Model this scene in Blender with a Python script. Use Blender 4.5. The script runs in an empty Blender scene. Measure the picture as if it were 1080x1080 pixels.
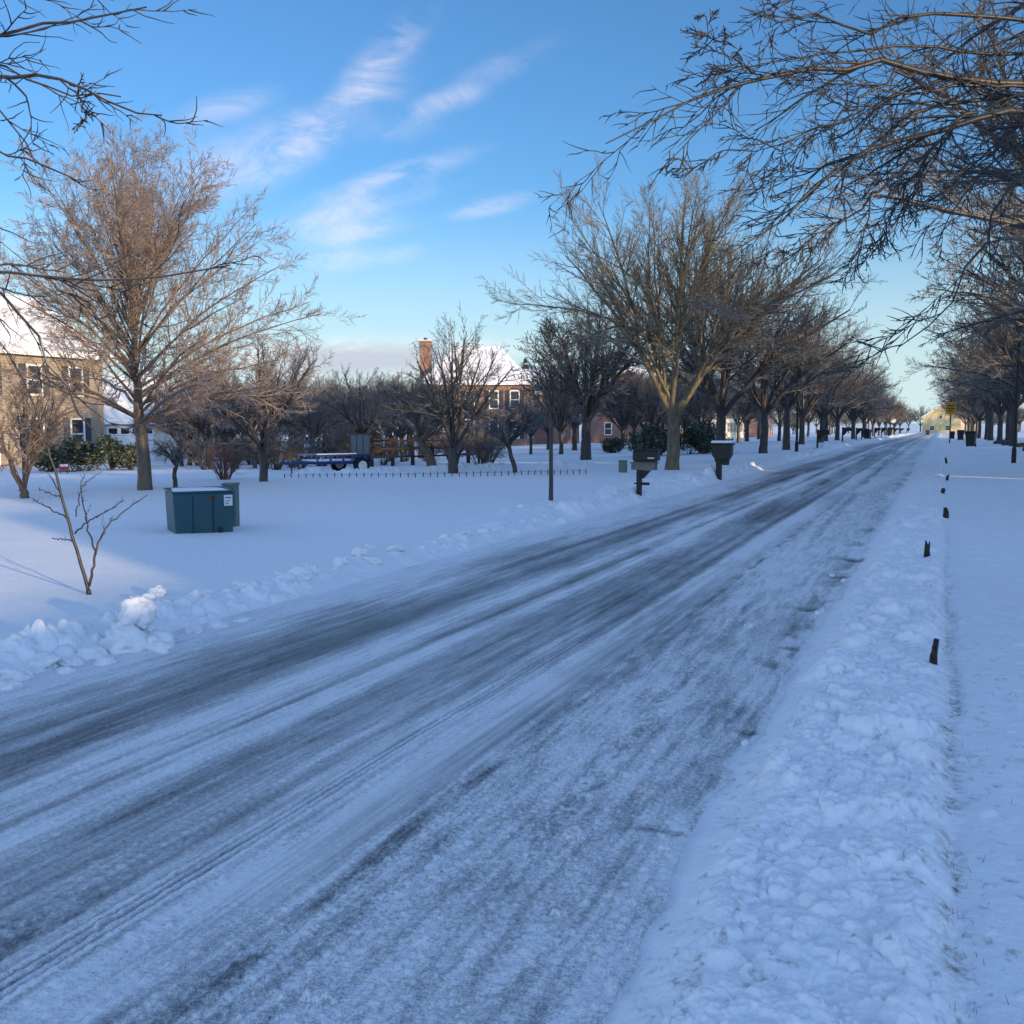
import bpy, math, random
import numpy as np
from mathutils import Vector, Matrix

random.seed(7)
C = bpy.context.scene.collection
sc = bpy.context.scene
R = math.radians

# ------------------------------------------------------------------ camera maths (1080 px photograph)
F = 1060.0; HZ = 445.0; VPX = 993.0; H = 1.65
TH = math.atan((540 - HZ) / F); PS = math.atan((VPX - 540) / F * math.cos(TH))
cF = np.array([-math.sin(PS) * math.cos(TH), math.cos(PS) * math.cos(TH), -math.sin(TH)])
cR = np.array([math.cos(PS), math.sin(PS), 0.0])
cU = np.cross(cR, cF)
EYE = np.array([0, 0, H])

def ray(px, py):
    return cF + cR * (px - 540) / F + cU * (540 - py) / F
def at(px, py, d):                       # point on the ray at depth d (metres along the view axis)
    return EYE + ray(px, py) * d

# ------------------------------------------------------------------ numpy noise
def _h(ix, iy, seed):
    n = (ix.astype(np.int64) * 374761393 + iy.astype(np.int64) * 668265263 + seed * 1442695041) & 0xFFFFFFFF
    n = ((n ^ (n >> 13)) * 1274126177) & 0xFFFFFFFF
    n = ((n ^ (n >> 16)) * 2246822519) & 0xFFFFFFFF
    return ((n ^ (n >> 15)) & 0xFFFFFF) / float(0xFFFFFF)
def vn(x, y, seed=0):
    ix = np.floor(x); iy = np.floor(y); fx = x - ix; fy = y - iy
    fx = fx * fx * (3 - 2 * fx); fy = fy * fy * (3 - 2 * fy)
    a = _h(ix, iy, seed); b = _h(ix + 1, iy, seed); c = _h(ix, iy + 1, seed); d = _h(ix + 1, iy + 1, seed)
    return (a + (b - a) * fx) * (1 - fy) + (c + (d - c) * fx) * fy
def fbm(x, y, seed=0, o=3):
    s = 0; a = 0.5; t = 0
    for k in range(o):
        s = s + a * vn(x * 2**k + 17.3 * k, y * 2**k - 9.1 * k, seed + k); t += a; a *= .5
    return s / t
def cells(x, y, cell, seed, dens):        # rounded lumps scattered on the ground, height in units of the cell
    out = np.zeros_like(x); gx = x / cell; gy = y / cell
    ix = np.floor(gx); iy = np.floor(gy)
    for dx in (-1, 0, 1):
        for dy in (-1, 0, 1):
            jx = ix + dx; jy = iy + dy
            on = _h(jx, jy, seed) < dens
            cx = jx + _h(jx, jy, seed + 1); cy = jy + _h(jx, jy, seed + 2)
            r = .22 + .42 * _h(jx, jy, seed + 3)**2
            e = .7 + .7 * _h(jx, jy, seed + 4)
            d2 = ((gx - cx)**2 * e + (gy - cy)**2 / e) / (r * r)
            out = np.maximum(out, np.where(on, r * np.sqrt(np.maximum(0, 1 - d2)), 0))
    return out
def sst(a, b, x):
    t = np.clip((x - a) / (b - a), 0, 1); return t * t * (3 - 2 * t)

XL = -5.5; XR = -0.83                    # cleared road edges
# broad shape of the land
def gz(x, y):
    x = np.asarray(x, float); y = np.asarray(y, float)
    z = -0.006 * np.maximum(0, y - 75)
    z = np.where(y > 420, -2.07 + 0.0 * y, z)
    left = .10 * sst(XL, XL - .5, x) - .024 * np.clip(-x - 11, 0, 45) 
    left += .10 * np.sin(y * .11 + x * .05) * sst(-8, -16, x)
    right = .07 * sst(XR - .04, XR + .32, x) + .02 * np.clip(x - 2, 0, 30)
    return z + left + right
def gz1(x, y): return float(gz(np.array([x]), np.array([y]))[0])
def ground(px, py):                      # where the pixel's ray meets the land
    d = ray(px, py); z = 0.
    for _ in range(12):
        p = EYE + d * ((z - H) / d[2]); z = gz1(p[0], p[1])
    return Vector((p[0], p[1], z))

# ------------------------------------------------------------------ materials
def newmat(name):
    m = bpy.data.materials.new(name); m.use_nodes = True
    nt = m.node_tree; nt.nodes.clear()
    out = nt.nodes.new('ShaderNodeOutputMaterial'); b = nt.nodes.new('ShaderNodeBsdfPrincipled')
    nt.links.new(b.outputs[0], out.inputs[0])
    return m, nt, b
def N(nt, t, **k):
    n = nt.nodes.new('ShaderNode' + t)
    for a, v in k.items(): setattr(n, a, v)
    return n
def setin(nt, sock, v):
    if hasattr(v, 'is_output') or isinstance(v, bpy.types.NodeSocket): nt.links.new(v, sock)
    else: sock.default_value = v
def mth(nt, op, a, b=0., c=None, clamp=False):
    n = N(nt, 'Math', operation=op); n.use_clamp = clamp
    setin(nt, n.inputs[0], a); setin(nt, n.inputs[1], b)
    if c is not None: setin(nt, n.inputs[2], c)
    return n.outputs[0]
def mixc(nt, f, a, b):
    n = N(nt, 'Mix', data_type='RGBA'); setin(nt, n.inputs[0], f)
    setin(nt, n.inputs[6], a if not isinstance(a, tuple) else (*a, 1)); setin(nt, n.inputs[7], b if not isinstance(b, tuple) else (*b, 1))
    return n.outputs[2]
def noise(nt, scale, detail=3., vec=None, rough=.55):
    n = N(nt, 'TexNoise'); n.inputs['Scale'].default_value = scale; n.inputs['Detail'].default_value = detail
    n.inputs['Roughness'].default_value = rough
    if vec is not None: nt.links.new(vec, n.inputs['Vector'])
    return n.outputs[0]
def ramp(nt, v, a, b):
    n = N(nt, 'MapRange'); setin(nt, n.inputs[0], v); n.inputs[1].default_value = a; n.inputs[2].default_value = b
    return n.outputs[0]
def objco(nt): return N(nt, 'TexCoord').outputs['Object']
def bump(nt, b, h, strength=.3, dist=.02):
    n = N(nt, 'Bump'); n.inputs['Strength'].default_value = strength; n.inputs['Distance'].default_value = dist
    setin(nt, n.inputs['Height'], h); nt.links.new(n.outputs[0], b.inputs['Normal'])
SNOW = (.86, .87, .90)

def mat_plain(name, col, rough=.6, var=.25, scale=8., metal=0., spec=.4, bmp=.0):
    m, nt, b = newmat(name); co = objco(nt)
    n = noise(nt, scale, 4., co)
    c2 = tuple(max(0, c * (1 - var)) for c in col); c1 = tuple(min(1, c * (1 + var)) for c in col)
    nt.links.new(mixc(nt, ramp(nt, n, .3, .7), c2, c1), b.inputs['Base Color'])
    b.inputs['Roughness'].default_value = rough; b.inputs['Metallic'].default_value = metal
    b.inputs['Specular IOR Level'].default_value = spec
    if bmp: bump(nt, b, n, bmp, .01)
    return m
def mat_bark(name, dark, light, snow=.5, scale=14.):
    m, nt, b = newmat(name); co = objco(nt)
    mp = N(nt, 'Mapping'); nt.links.new(co, mp.inputs[0]); mp.inputs['Scale'].default_value = (1, 1, .22)
    n = noise(nt, scale, 5., mp.outputs[0], .65)
    col = mixc(nt, ramp(nt, n, .3, .72), dark, light)
    g = N(nt, 'NewGeometry'); sx = N(nt, 'SeparateXYZ'); nt.links.new(g.outputs['Normal'], sx.inputs[0])
    n2 = noise(nt, 3.5, 3., co)
    up = mth(nt, 'ADD', sx.outputs[2], mth(nt, 'MULTIPLY', mth(nt, 'SUBTRACT', n2, .5), 1.6))
    f = mth(nt, 'MULTIPLY', ramp(nt, up, .62, .85), snow, clamp=True)
    nt.links.new(mixc(nt, f, col, SNOW), b.inputs['Base Color'])
    b.inputs['Roughness'].default_value = .5; b.inputs['Specular IOR Level'].default_value = .5
    bump(nt, b, n, .5, .02)
    return m
def mat_leaf(name, col, snow=.4):
    m, nt, b = newmat(name); co = objco(nt)
    n = noise(nt, 2.3, 3., co)
    c1 = tuple(c * 1.5 for c in col); c2 = tuple(c * .55 for c in col)
    g = N(nt, 'NewGeometry'); sx = N(nt, 'SeparateXYZ'); nt.links.new(g.outputs['Normal'], sx.inputs[0])
    n2 = noise(nt, 5., 2., co)
    f = mth(nt, 'MULTIPLY', ramp(nt, mth(nt, 'ADD', mth(nt, 'ABSOLUTE', sx.outputs[2]), mth(nt, 'MULTIPLY', mth(nt, 'SUBTRACT', n2, .5), 1.5)), .75, .95), snow, clamp=True)
    nt.links.new(mixc(nt, f, mixc(nt, ramp(nt, n, .3, .7), c2, c1), SNOW), b.inputs['Base Color'])
    b.inputs['Roughness'].default_value = .55
    return m
def mat_wall(name, kind, c1, c2, mortar, bw=.21, bh=.075, ms=.012):
    m, nt, b = newmat(name); co = objco(nt)
    g = N(nt, 'NewGeometry'); sn = N(nt, 'SeparateXYZ'); nt.links.new(g.outputs['True Normal'], sn.inputs[0])
    sp = N(nt, 'SeparateXYZ'); nt.links.new(co, sp.inputs[0])
    isx = mth(nt, 'GREATER_THAN', mth(nt, 'ABSOLUTE', sn.outputs[0]), .6)
    u = mth(nt, 'ADD', mth(nt, 'MULTIPLY', isx, sp.outputs[1]), mth(nt, 'MULTIPLY', mth(nt, 'SUBTRACT', 1., isx), sp.outputs[0]))
    cb = N(nt, 'CombineXYZ'); nt.links.new(u, cb.inputs[0]); nt.links.new(sp.outputs[2], cb.inputs[1])
    br = N(nt, 'TexBrick'); nt.links.new(cb.outputs[0], br.inputs[0])
    br.inputs['Color1'].default_value = (*c1, 1); br.inputs['Color2'].default_value = (*c2, 1); br.inputs['Mortar'].default_value = (*mortar, 1)
    br.inputs['Scale'].default_value = 1.; br.inputs['Brick Width'].default_value = bw; br.inputs['Row Height'].default_value = bh
    br.inputs['Mortar Size'].default_value = ms
    n = noise(nt, 1.3, 4., co)
    nt.links.new(mixc(nt, mth(nt, 'MULTIPLY', n, .35), br.outputs[0], tuple(c * .6 for c in c1)), b.inputs['Base Color'])
    b.inputs['Roughness'].default_value = .8
    bump(nt, b, br.outputs['Fac'], -.4, .01)
    return m

M = {}
def mat_snow(name, tint=(.88, .89, .92), lumps=.35):
    m, nt, b = newmat(name); co = objco(nt)
    n = noise(nt, 9., 5., co, .6); n2 = noise(nt, 70., 3., co, .6)
    dirt = N(nt, 'Attribute', attribute_name='dirt').outputs['Fac']
    base = mixc(nt, ramp(nt, n, .3, .75), tuple(c * .94 for c in tint), tint)
    n3 = noise(nt, 26., 4., co, .7)
    df = mth(nt, 'MULTIPLY', dirt, ramp(nt, n3, .42, .7), clamp=True)
    nt.links.new(mixc(nt, df, base, (.17, .14, .10)), b.inputs['Base Color'])
    b.inputs['Roughness'].default_value = .62; b.inputs['Specular IOR Level'].default_value = .25
    hh = mth(nt, 'ADD', mth(nt, 'MULTIPLY', n, .8), mth(nt, 'MULTIPLY', n2, .35))
    bump(nt, b, hh, lumps, .02)
    return m
def mat_road():
    m, nt, b = newmat('icy road'); co = objco(nt)
    cov = N(nt, 'Attribute', attribute_name='cover').outputs['Fac']
    gran = N(nt, 'Attribute', attribute_name='gran').outputs['Fac']
    n1 = noise(nt, 55., 4., co, .7); n2 = noise(nt, 160., 2., co, .6)
    mp = N(nt, 'Mapping'); nt.links.new(co, mp.inputs[0]); mp.inputs['Scale'].default_value = (1, .12, 1)
    n3 = noise(nt, 14., 5., mp.outputs[0], .65)
    sp = mth(nt, 'ADD', mth(nt, 'MULTIPLY', mth(nt, 'SUBTRACT', n1, .5), 1.25), mth(nt, 'ADD', mth(nt, 'MULTIPLY', mth(nt, 'SUBTRACT', n2, .5), .9), mth(nt, 'MULTIPLY', mth(nt, 'SUBTRACT', n3, .5), 1.3)))
    f = mth(nt, 'ADD', cov, mth(nt, 'MULTIPLY', sp, mth(nt, 'MULTIPLY_ADD', gran, .75, .3)), clamp=True)
    r = N(nt, 'ValToRGB'); nt.links.new(f, r.inputs[0])
    e = r.color_ramp.elements
    e[0].position = 0.; e[0].color = (.040, .045, .050, 1)
    e[1].position = 1.; e[1].color = (.82, .83, .86, 1)
    for p, c in ((.28, (.125, .132, .142)), (.58, (.36, .37, .39)), (.85, (.64, .65, .67))):
        q = e.new(p); q.color = (*c, 1)
    nt.links.new(r.outputs[0], b.inputs['Base Color'])
    nt.links.new(mth(nt, 'MULTIPLY_ADD', f, .32, .30), b.inputs['Roughness'])
    b.inputs['Specular IOR Level'].default_value = .5
    bump(nt, b, mth(nt, 'ADD', n1, mth(nt, 'MULTIPLY', n2, .6)), .55, .016)
    return m
M['snow'] = mat_snow('snow', (.88, .89, .92), .6); M['clod'] = mat_snow('clod snow', (.90, .90, .92), .3); M['road'] = mat_road()
M['bark'] = mat_bark('brown bark', (.055, .038, .026), (.17, .115, .075), .45)
M['bark_dark'] = mat_bark('dark bark', (.018, .015, .014), (.065, .052, .045), .3)
M['bark_olive'] = mat_bark('olive bark', (.05, .040, .022), (.19, .15, .085), .5)
M['bark_shade'] = mat_bark('shade-darkened olive bark', (.010, .009, .007), (.034, .028, .021), .06)  # olive bark darkened in colour, standing in for shade on the overhanging limbs
M['twig'] = mat_bark('glazed twigs', (.055, .045, .034), (.17, .137, .10), .55, 6.)
M['twig_tan'] = mat_bark('tan glazed twigs', (.08, .062, .036), (.22, .17, .10), .45, 6.)
M['twig_thicket'] = mat_bark('pale frosted twigs', (.11, .090, .075), (.26, .215, .18), .6, 6.)
M['twig_red'] = mat_bark('reddish glazed twigs', (.12, .082, .060), (.33, .235, .18), .6, 6.)
M['twig_grey'] = mat_bark('grey glazed twigs', (.07, .062, .062), (.17, .15, .15), .5, 6.)
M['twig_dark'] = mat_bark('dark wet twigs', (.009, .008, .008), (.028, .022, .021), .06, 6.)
M['stem_red'] = mat_bark('red stems', (.10, .035, .025), (.24, .09, .06), .1)
M['leaf'] = mat_leaf('evergreen leaves', (.030, .045, .018), .45)
M['needle'] = mat_leaf('conifer needles', (.035, .05, .022), .35)
M['teal'] = mat_plain('teal painted steel', (.010, .062, .080), .42, .15, 5., 0., .5)
M['sage'] = mat_plain('sage green plastic', (.12, .17, .145), .6, .12)
M['rust'] = mat_plain('rust', (.11, .045, .018), .85, .4, 30.)
M['white'] = mat_plain('white paint', (.78, .78, .77), .5, .06)
M['label'] = mat_plain('label paper', (.62, .63, .66), .6, .1, 40.)
M['black'] = mat_plain('black paint', (.012, .012, .013), .4, .3)
M['rubber'] = mat_plain('black rubber', (.014, .014, .015), .8, .3)
M['blue'] = mat_plain('blue painted steel', (.010, .04, .15), .4, .2)
M['mesh'] = mat_plain('grey steel mesh', (.10, .12, .15), .6, .3, 40.)
M['wood'] = mat_plain('weathered wood', (.045, .033, .025), .8, .45, 18., bmp=.3)
M['wood_grey'] = mat_plain('greyed wood', (.16, .14, .12), .8, .4, 12., bmp=.3)
M['stake'] = mat_plain('dark wet wood', (.035, .022, .017), .75, .6, 22., bmp=.6)
M['yellow'] = mat_plain('yellow sign', (.52, .27, .02), .5, .1)
M['glass'] = mat_plain('dark window glass', (.03, .035, .045), .08, .2, 2., 0., .6)
M['brick'] = mat_wall('red brick', 'b', (.29, .12, .075), (.23, .09, .058), (.36, .30, .26))
M['siding'] = mat_wall('cream siding', 's', (.70, .65, .56), (.68, .63, .54), (.44, .40, .34), 30., .13, .012)
M['siding_tan'] = mat_wall('tan siding', 's', (.34, .275, .205), (.32, .26, .19), (.2, .165, .125), 30., .13, .012)
M['siding_white'] = mat_wall('white siding', 's', (.80, .77, .70), (.78, .75, .68), (.52, .49, .44), 30., .13, .012)
M['siding_yellow'] = mat_wall('yellow siding', 's', (.70, .56, .30), (.68, .54, .29), (.45, .36, .2), 30., .13, .012)
M['shutter'] = mat_plain('dark slate shutters', (.045, .05, .06), .6, .2)
M['grass'] = mat_plain('dry grass', (.075, .07, .035), .8, .5, 30.)
M['red'] = mat_plain('red paint', (.35, .03, .03), .5, .2)
M['wall_stone'] = mat_plain('dark garden stone', (.06, .05, .045), .85, .4, 9., bmp=.5)

# ------------------------------------------------------------------ object helpers
def tag(o, label=None, cat=None, group=None, kind=None):
    if label: o['label'] = label
    if cat: o['category'] = cat
    if group: o['group'] = group
    if kind: o['kind'] = kind
    return o
def link(name, me, parent=None):
    o = bpy.data.objects.new(name, me); C.objects.link(o)
    if parent is not None: o.parent = parent
    return o
def thing(name, label, cat, loc=(0, 0, 0), rz=0., group=None):
    o = link(name, None); o.empty_display_size = .3
    o.location = loc; o.rotation_euler = (0, 0, rz)
    return tag(o, label, cat, group)
def dup(root, loc, rz=0., s=1., label=None, group=None):
    r = root.copy(); C.objects.link(r); r.location = loc; r.rotation_euler = (0, 0, rz); r.scale = (s, s, s) if not isinstance(s, tuple) else s
    if label: r['label'] = label
    if group: r['group'] = group
    for ch in list(root.children):
        c = ch.copy(); C.objects.link(c); c.parent = r
        for g in ch.children:
            d = g.copy(); C.objects.link(d); d.parent = c
    return r
def npmesh(name, V, Q, mat, smooth=True):
    me = bpy.data.meshes.new(name)
    V = np.ascontiguousarray(V, np.float32); Q = np.ascontiguousarray(Q, np.int32); n, k = Q.shape
    me.vertices.add(len(V)); me.vertices.foreach_set('co', V.ravel())
    me.loops.add(n * k); me.loops.foreach_set('vertex_index', Q.ravel())
    me.polygons.add(n); me.polygons.foreach_set('loop_start', np.arange(0, n * k, k, dtype=np.int32))
    me.polygons.foreach_set('use_smooth', np.full(n, smooth, bool))
    me.update(calc_edges=True)
    if mat: me.materials.append(mat)
    return me
class MB:
    def __init__(s): s.v = []; s.f = []
    def add(s, vs, fs):
        b = len(s.v); s.v += [tuple(v) for v in vs]; s.f += [tuple(i + b for i in f) for f in fs]; return s
    def box(s, x0, x1, y0, y1, z0, z1, m=None):
        vs = [Vector((x, y, z)) for z in (z0, z1) for y in (y0, y1) for x in (x0, x1)]
        if m: vs = [m @ v for v in vs]
        return s.add(vs, [(0, 2, 3, 1), (4, 5, 7, 6), (0, 1, 5, 4), (2, 6, 7, 3), (0, 4, 6, 2), (1, 3, 7, 5)])
    def poly(s, pts, d):                 # extrude a planar polygon by vector d
        n = len(pts); d = Vector(d); a = [Vector(p) for p in pts]; b = [p + d for p in a]
        return s.add(a + b, [tuple(range(n))[::-1], tuple(range(n, 2 * n))] + [(i, (i + 1) % n, n + (i + 1) % n, n + i) for i in range(n)])
    def tube(s, pts, rad, n=8, cap=True):
        pts = [Vector(p) for p in pts]; rad = rad if isinstance(rad, (list, tuple)) else [rad] * len(pts)
        ring = []; vs = []; fs = []
        d0 = (pts[-1] - pts[0]).normalized(); ref = Vector((0, 0, 1)) if abs(d0.z) < .8 else Vector((1, 0, 0))
        for i, p in enumerate(pts):
            d = (pts[min(i + 1, len(pts) - 1)] - pts[max(i - 1, 0)]).normalized()
            a = d.cross(ref).normalized(); b = d.cross(a)
            for k in range(n):
                t = 2 * math.pi * k / n; vs.append(p + (a * math.cos(t) + b * math.sin(t)) * rad[i])
        for i in range(len(pts) - 1):
            for k in range(n):
                fs.append((i * n + k, i * n + (k + 1) % n, (i + 1) * n + (k + 1) % n, (i + 1) * n + k))
        if cap: fs += [tuple(range(n))[::-1], tuple(range((len(pts) - 1) * n, len(pts) * n))]
        return s.add(vs, fs)
    def obj(s, name, mat, parent=None, bevel=0., smooth=False):
        me = bpy.data.meshes.new(name); me.from_pydata(s.v, [], s.f); me.update()
        if smooth: me.polygons.foreach_set('use_smooth', [True] * len(me.polygons))
        me.materials.append(mat); o = link(name, me, parent)
        if bevel:
            b = o.modifiers.new('bevel', 'BEVEL'); b.width = bevel; b.segments = 2; b.limit_method = 'ANGLE'
        return o

# ------------------------------------------------------------------ ground and road: one polar sheet centred under the viewer
def seg(a, b, ratio): 
    n = max(2, int(math.log(b / a) / math.log(1 + ratio))); return list(np.geomspace(a, b, n, endpoint=False))
rs = np.array([.02] + seg(.3, 2.0, .05) + seg(2.0, 14, .0027) + seg(14, 60, .005) + seg(60, 320, .011) + seg(320, 3500, .07) + [3500.])
an = np.concatenate([np.arange(-180, -58, 3.), np.arange(-58, 9, .06), np.arange(9, 180, 3.)])
A, RR = np.meshgrid(np.radians(an), rs)
X = RR * np.sin(A); Y = RR * np.cos(A)
def hf(x, y, r):
    z = gz(x, y)
    cover = np.zeros_like(x); gran = np.zeros_like(x); dirt = np.zeros_like(x)
    def att(w): return np.clip(w / (r * .004) - .5, 0, 1)
    near = r < 330
    # wavering road edges
    el = XL + .16 * (fbm(y * .9, y * 0, 5) - .5) + .25 * (vn(y * .12, y * 0, 6) - .5) + .08 * (vn(x * 5, y * 4, 8) - .5) - .006 * np.clip(y - 25, 0, 60)
    er = XR + .12 * (fbm(y * 1.1, y * 0, 15) - .5) + .07 * (vn(x * 6, y * 4, 18) - .5)
    road = (x > el) & (x < er)
    xm = x + .05 * (vn(y * .18, y * 0, 30) - .5) + .012 * (vn(y * 1.2, y * 0, 31) - .5)
    def g(c, w): return np.exp(-((xm - c) / w)**2)
    s = .70 + .50 * (fbm(xm * 3.2, y * .16, 40, 4) - .5) + .38 * (fbm(xm * 1.2, y * .35, 41, 3) - .5)
    rt = 1 - .6 * sst(-2.0, -1.6, x)
    s += rt * (.34 * (fbm(xm * 26, y * .45, 140, 3) - .5) * att(.05) + .30 * (fbm(xm * 60, y * 1.1, 141, 2) - .5) * att(.03))
    s += .05 + .26 * (fbm(xm * 2.6 + 3, y * .8, 142, 5) - .5)
    for c0, sl, wd, ph in ((-3.95, .012, .085, 150), (-2.62, -.010, .08, 151), (-1.35, -.016, .07, 152), (-4.75, .02, .08, 153)):
        xx_ = x - c0 - sl * y - .04 * (vn(y * .25, y * 0, ph) - .5); mk = np.exp(-(xx_ / wd)**4) * sst(.35, .6, vn(y * .45 + xx_ * 3, y * 0 + ph, ph + 4))
        s += mk * (.34 * (fbm(xx_ * 40, y * 22, ph, 2) > .5) * att(.03) - .26)
    brk = .6 + .8 * (vn(y * .35, y * 0 + 3, 44) - .4)
    s -= .34 * g(-2.9, .19) * brk + .24 * g(-2.66, .07) + .30 * g(-4.12, .17) * (.5 + vn(y * .3, y * 0, 45)) + .22 * g(-4.42, .10)
    s -= .26 * g(-3.46, .035) * (vn(y * .6, y * 0, 46) > .25) + .34 * g(-1.92, .045) * sst(.3, .7, fbm(x * 14, y * 5, 58, 4)) * (.45 + .8 * vn(y * .5, y * 0, 47)) 
    s += .26 * g(-3.72, .13) + .26 * g(-3.3, .10) + .16 * g(-2.18, .12) + .20 * g(-2.31, .05) + .30 * sst(-4.75, -5.25, x) + .12 * g(-1.62, .2)
    s += .05 * sst(-2., -1.4, x)
    # tyre tread: grooves of one fine track
    tw = np.abs(xm + 2.46) < .075
    tr = np.where(tw, .5 - .5 * np.cos((xm + 2.46) / .15 * 2 * math.pi * 4), 0) 
    s -= .30 * g(-2.46, .07) - .42 * tr * att(.03)
    tw2 = np.exp(-((xm + 2.74) / .075)**4)
    ch = .5 + .5 * np.sin((y + .5 * np.abs(xm + 2.74)) * 2 * math.pi / .055 + 5 * vn(xm * 14, y * 6, 49))
    tr2 = tw2 * ch * att(.022)
    s += .16 * (tr2 - .5 * tw2 * att(.022)) * brk
    s -= .12 * sst(30, 110, y) * g(-3.0, 1.3)
    # dark wet breaks along the right gutter
    gut = np.exp(-((x - er + .14) / .13)**2) * sst(.44, .62, fbm(x * 3, y * 1.6, 50, 5)) * sst(2.2, 7, y) * (1 - .6 * sst(18, 40, y))
    slots = sst(.58, .72, fbm(x * 1.6 + .3 * vn(x * 8, y * 8, 52), y * 4.2, 51, 5)) * (x > er - .42) * sst(.4, .6, vn(x * .3, y * .25, 53)) * (1 - sst(14, 26, y)) * sst(3.2, 6, y)
    s -= .42 * gut * (.5 + .8 * fbm(x * 22, y * 16, 59, 3)) + .42 * slots * np.clip(1 - (er - x) / .42, 0, 1)
    for yc, xo, ww_ in ((3.84, .13, .12), (5.3, .07, .06), (7.4, .10, .10), (9.1, .16, .16), (11.2, .14, .14), (12.6, .18, .18), (14.1, .12, .12)):
        s -= .6 * np.exp(-((x - er + xo) / ww_)**2 - ((y - yc - .05 * (fbm(x * 9, y * 3, 160) - .5)) / (.018 + .006 * yc))**2) * (.4 + .9 * fbm(x * 18, y * 12, 161, 3))
    s = np.where(x < el + .25, s + .3 * sst(.25, 0, x - el), s)
    s = np.where(x > er - .07, s + .35 * sst(.07, 0, er - x), s)
    gr = sst(-2.15, -1.75, x) * (.5 + .8 * fbm(x * 1.6, y * .8, 55)) + .4 * g(-2.31, .07) + .36 + .3 * fbm(x * 2.2, y * .5, 57)
    gr *= np.clip(1.2 - r / 40, .25, 1)
    gr -= .7 * g(-2.15, .13) * (vn(x * 2, y * .5, 56) > .3)
    s = np.where(x > -1.9, .55 + .13 * sst(-1.9, -1.5, x) + (s - .55) * (1 - .35 * sst(-1.9, -1.4, x) * sst(er - .05, er - .35, x)), s)
    cover = np.clip(s, 0.02, 1); gran = np.clip(gr * (.85 - .25 * sst(-1.8, -1.4, x)), 0, 1)
    rz = .010 * cover + .006 * tr * att(.03) + .004 * tr2 * brk
    n1 = fbm(x * 38, y * 38, 60, 3)
    rz = rz + (.015 * (n1 - .5) * gran + .03 * cells(x + .02 * n1, y, .035, 61, .5) * gran * .55 + .03 * cells(x + .03 * n1, y + .02 * n1, .07, 65, .14) * gran * .8) * att(.03)
    rz = rz + .12 * cells(x, y, .11, 63, .06) * sst(-2.0, -1.2, x) * att(.05) * .5
    rz -= .02 * gut + .012 * slots * att(.1)
    # right bank
    bank = sst(0, .30, x - er) * (1 - sst(-.05, .16, x))
    wx = x + .14 * (fbm(x * 7, y * 7, 70, 4) - .5); wy = y + .14 * (fbm(x * 7, y * 7, 72, 4) - .5)
    lump = .42 * cells(wx, wy, .34, 73, .34) * .34 + .55 * cells(wx, wy, .15, 76, .30) * .15 + .55 * cells(wx, wy, .06, 79, .30) * .06 * att(.05)
    lump = lump * (.35 + 1.0 * fbm(x * 1.7, y * 1.3, 82))
    bz = bank * (.035 + .11 * (fbm(x * 4.2, y * 3.4, 83, 5) - .42) + .034 * (fbm(x * 17, y * 17, 84, 4) - .3) * att(.05)) + bank * lump * 1.0 + bank * .016 * (fbm(x * 48, y * 48, 85, 3) - .4) * att(.025) + bank * .03 * np.abs(fbm(x * 9, y * 9, 89, 4) - .5)
    # walk on the right, smooth with a rough seam
    wk = sst(-.02, .2, x)
    bz = bz + wk * (.016 * fbm(x * 5, y * 5, 86, 4) - .09 * cells(x + .03 * fbm(x * 12, y * 12, 94), y, .33, 95, .22) * .33 * (np.abs(x - .9) < .55) + .006 * fbm(x * 30, y * 30, 87, 2) * att(.04) + .05 * cells(wx, wy, .12, 88, .10) * .5)
    seam = np.exp(-((x - .10 - .05 * (vn(y * 1.5, y * 0, 90) - .5)) / .04)**2)
    bz = bz - seam * .022 + seam * .02 * fbm(x * 20, y * 15, 91)
    dirt = np.where(x > er, seam * sst(.36, .58, fbm(x * 6, y * 5, 92)) * 1.25 * np.clip(1.3 - r / 14, 0, 1), 0)
    dirt = np.where((x > er) & (x < 1.6), np.maximum(dirt, .9 * sst(.66, .74, fbm(x * 22, y * 18, 93, 3)) * np.clip(1.1 - r / 12, 0, 1)), dirt)
    # left plough ridge and the lawn
    u = el - x
    rid = np.exp(-((u - .30) / .26)**2) * (.20 + .9 * sst(.35, .75, fbm(x * .4, y * .5, 95))) * (u > 0) * np.clip(u / .12, 0, 1)
    rl = cells(wx, wy, .42, 96, .55) * .42 * .7 + cells(wx, wy, .20, 97, .55) * .20 * .9 + cells(wx, wy, .09, 98, .5) * .09 * att(.08)
    far = sst(9, 22, y)
    rid2 = np.exp(-((u - .9) / .7)**2) * (u > 0) * far * .55
    lz = (rid + rid2) * (rl + .05) * .95 + .05 * np.exp(-((u - .8) / .8)**2) * (u > 0) * far
    lz = lz + (u > 0) * (sst(.5, 2., u) * (.05 * (fbm(x * .25, y * .25, 99, 3) - .5) + .012 * (fbm(x * 1.5, y * 1.5, 100, 3) - .5)))
    # heaped snow behind the low border fence
    t = np.clip(((x + 17.85) * 5.6 + (y - 25.7) * 7.2) / (5.6**2 + 7.2**2), -.2, 1.2)
    dd = np.hypot(x + 17.85 - 5.6 * t, y - 25.7 - 7.2 * t)
    lz = lz + np.exp(-(dd / .55)**2) * (.10 + rl * .9) * (fbm(x * .4, y * .4, 104) > .42) * np.where((t > -.15) & (t < 1.15), 1, 0)
    z = z + np.where(road, rz, np.where(x <= el, lz, bz)) * near
    z = np.where(road, np.minimum(z, gz(x, y) + .06), z)
    return z, cover, gran, dirt, road & (r < 330)
Z, COV, GRA, DIR, ROAD = hf(X, Y, RR)
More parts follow.
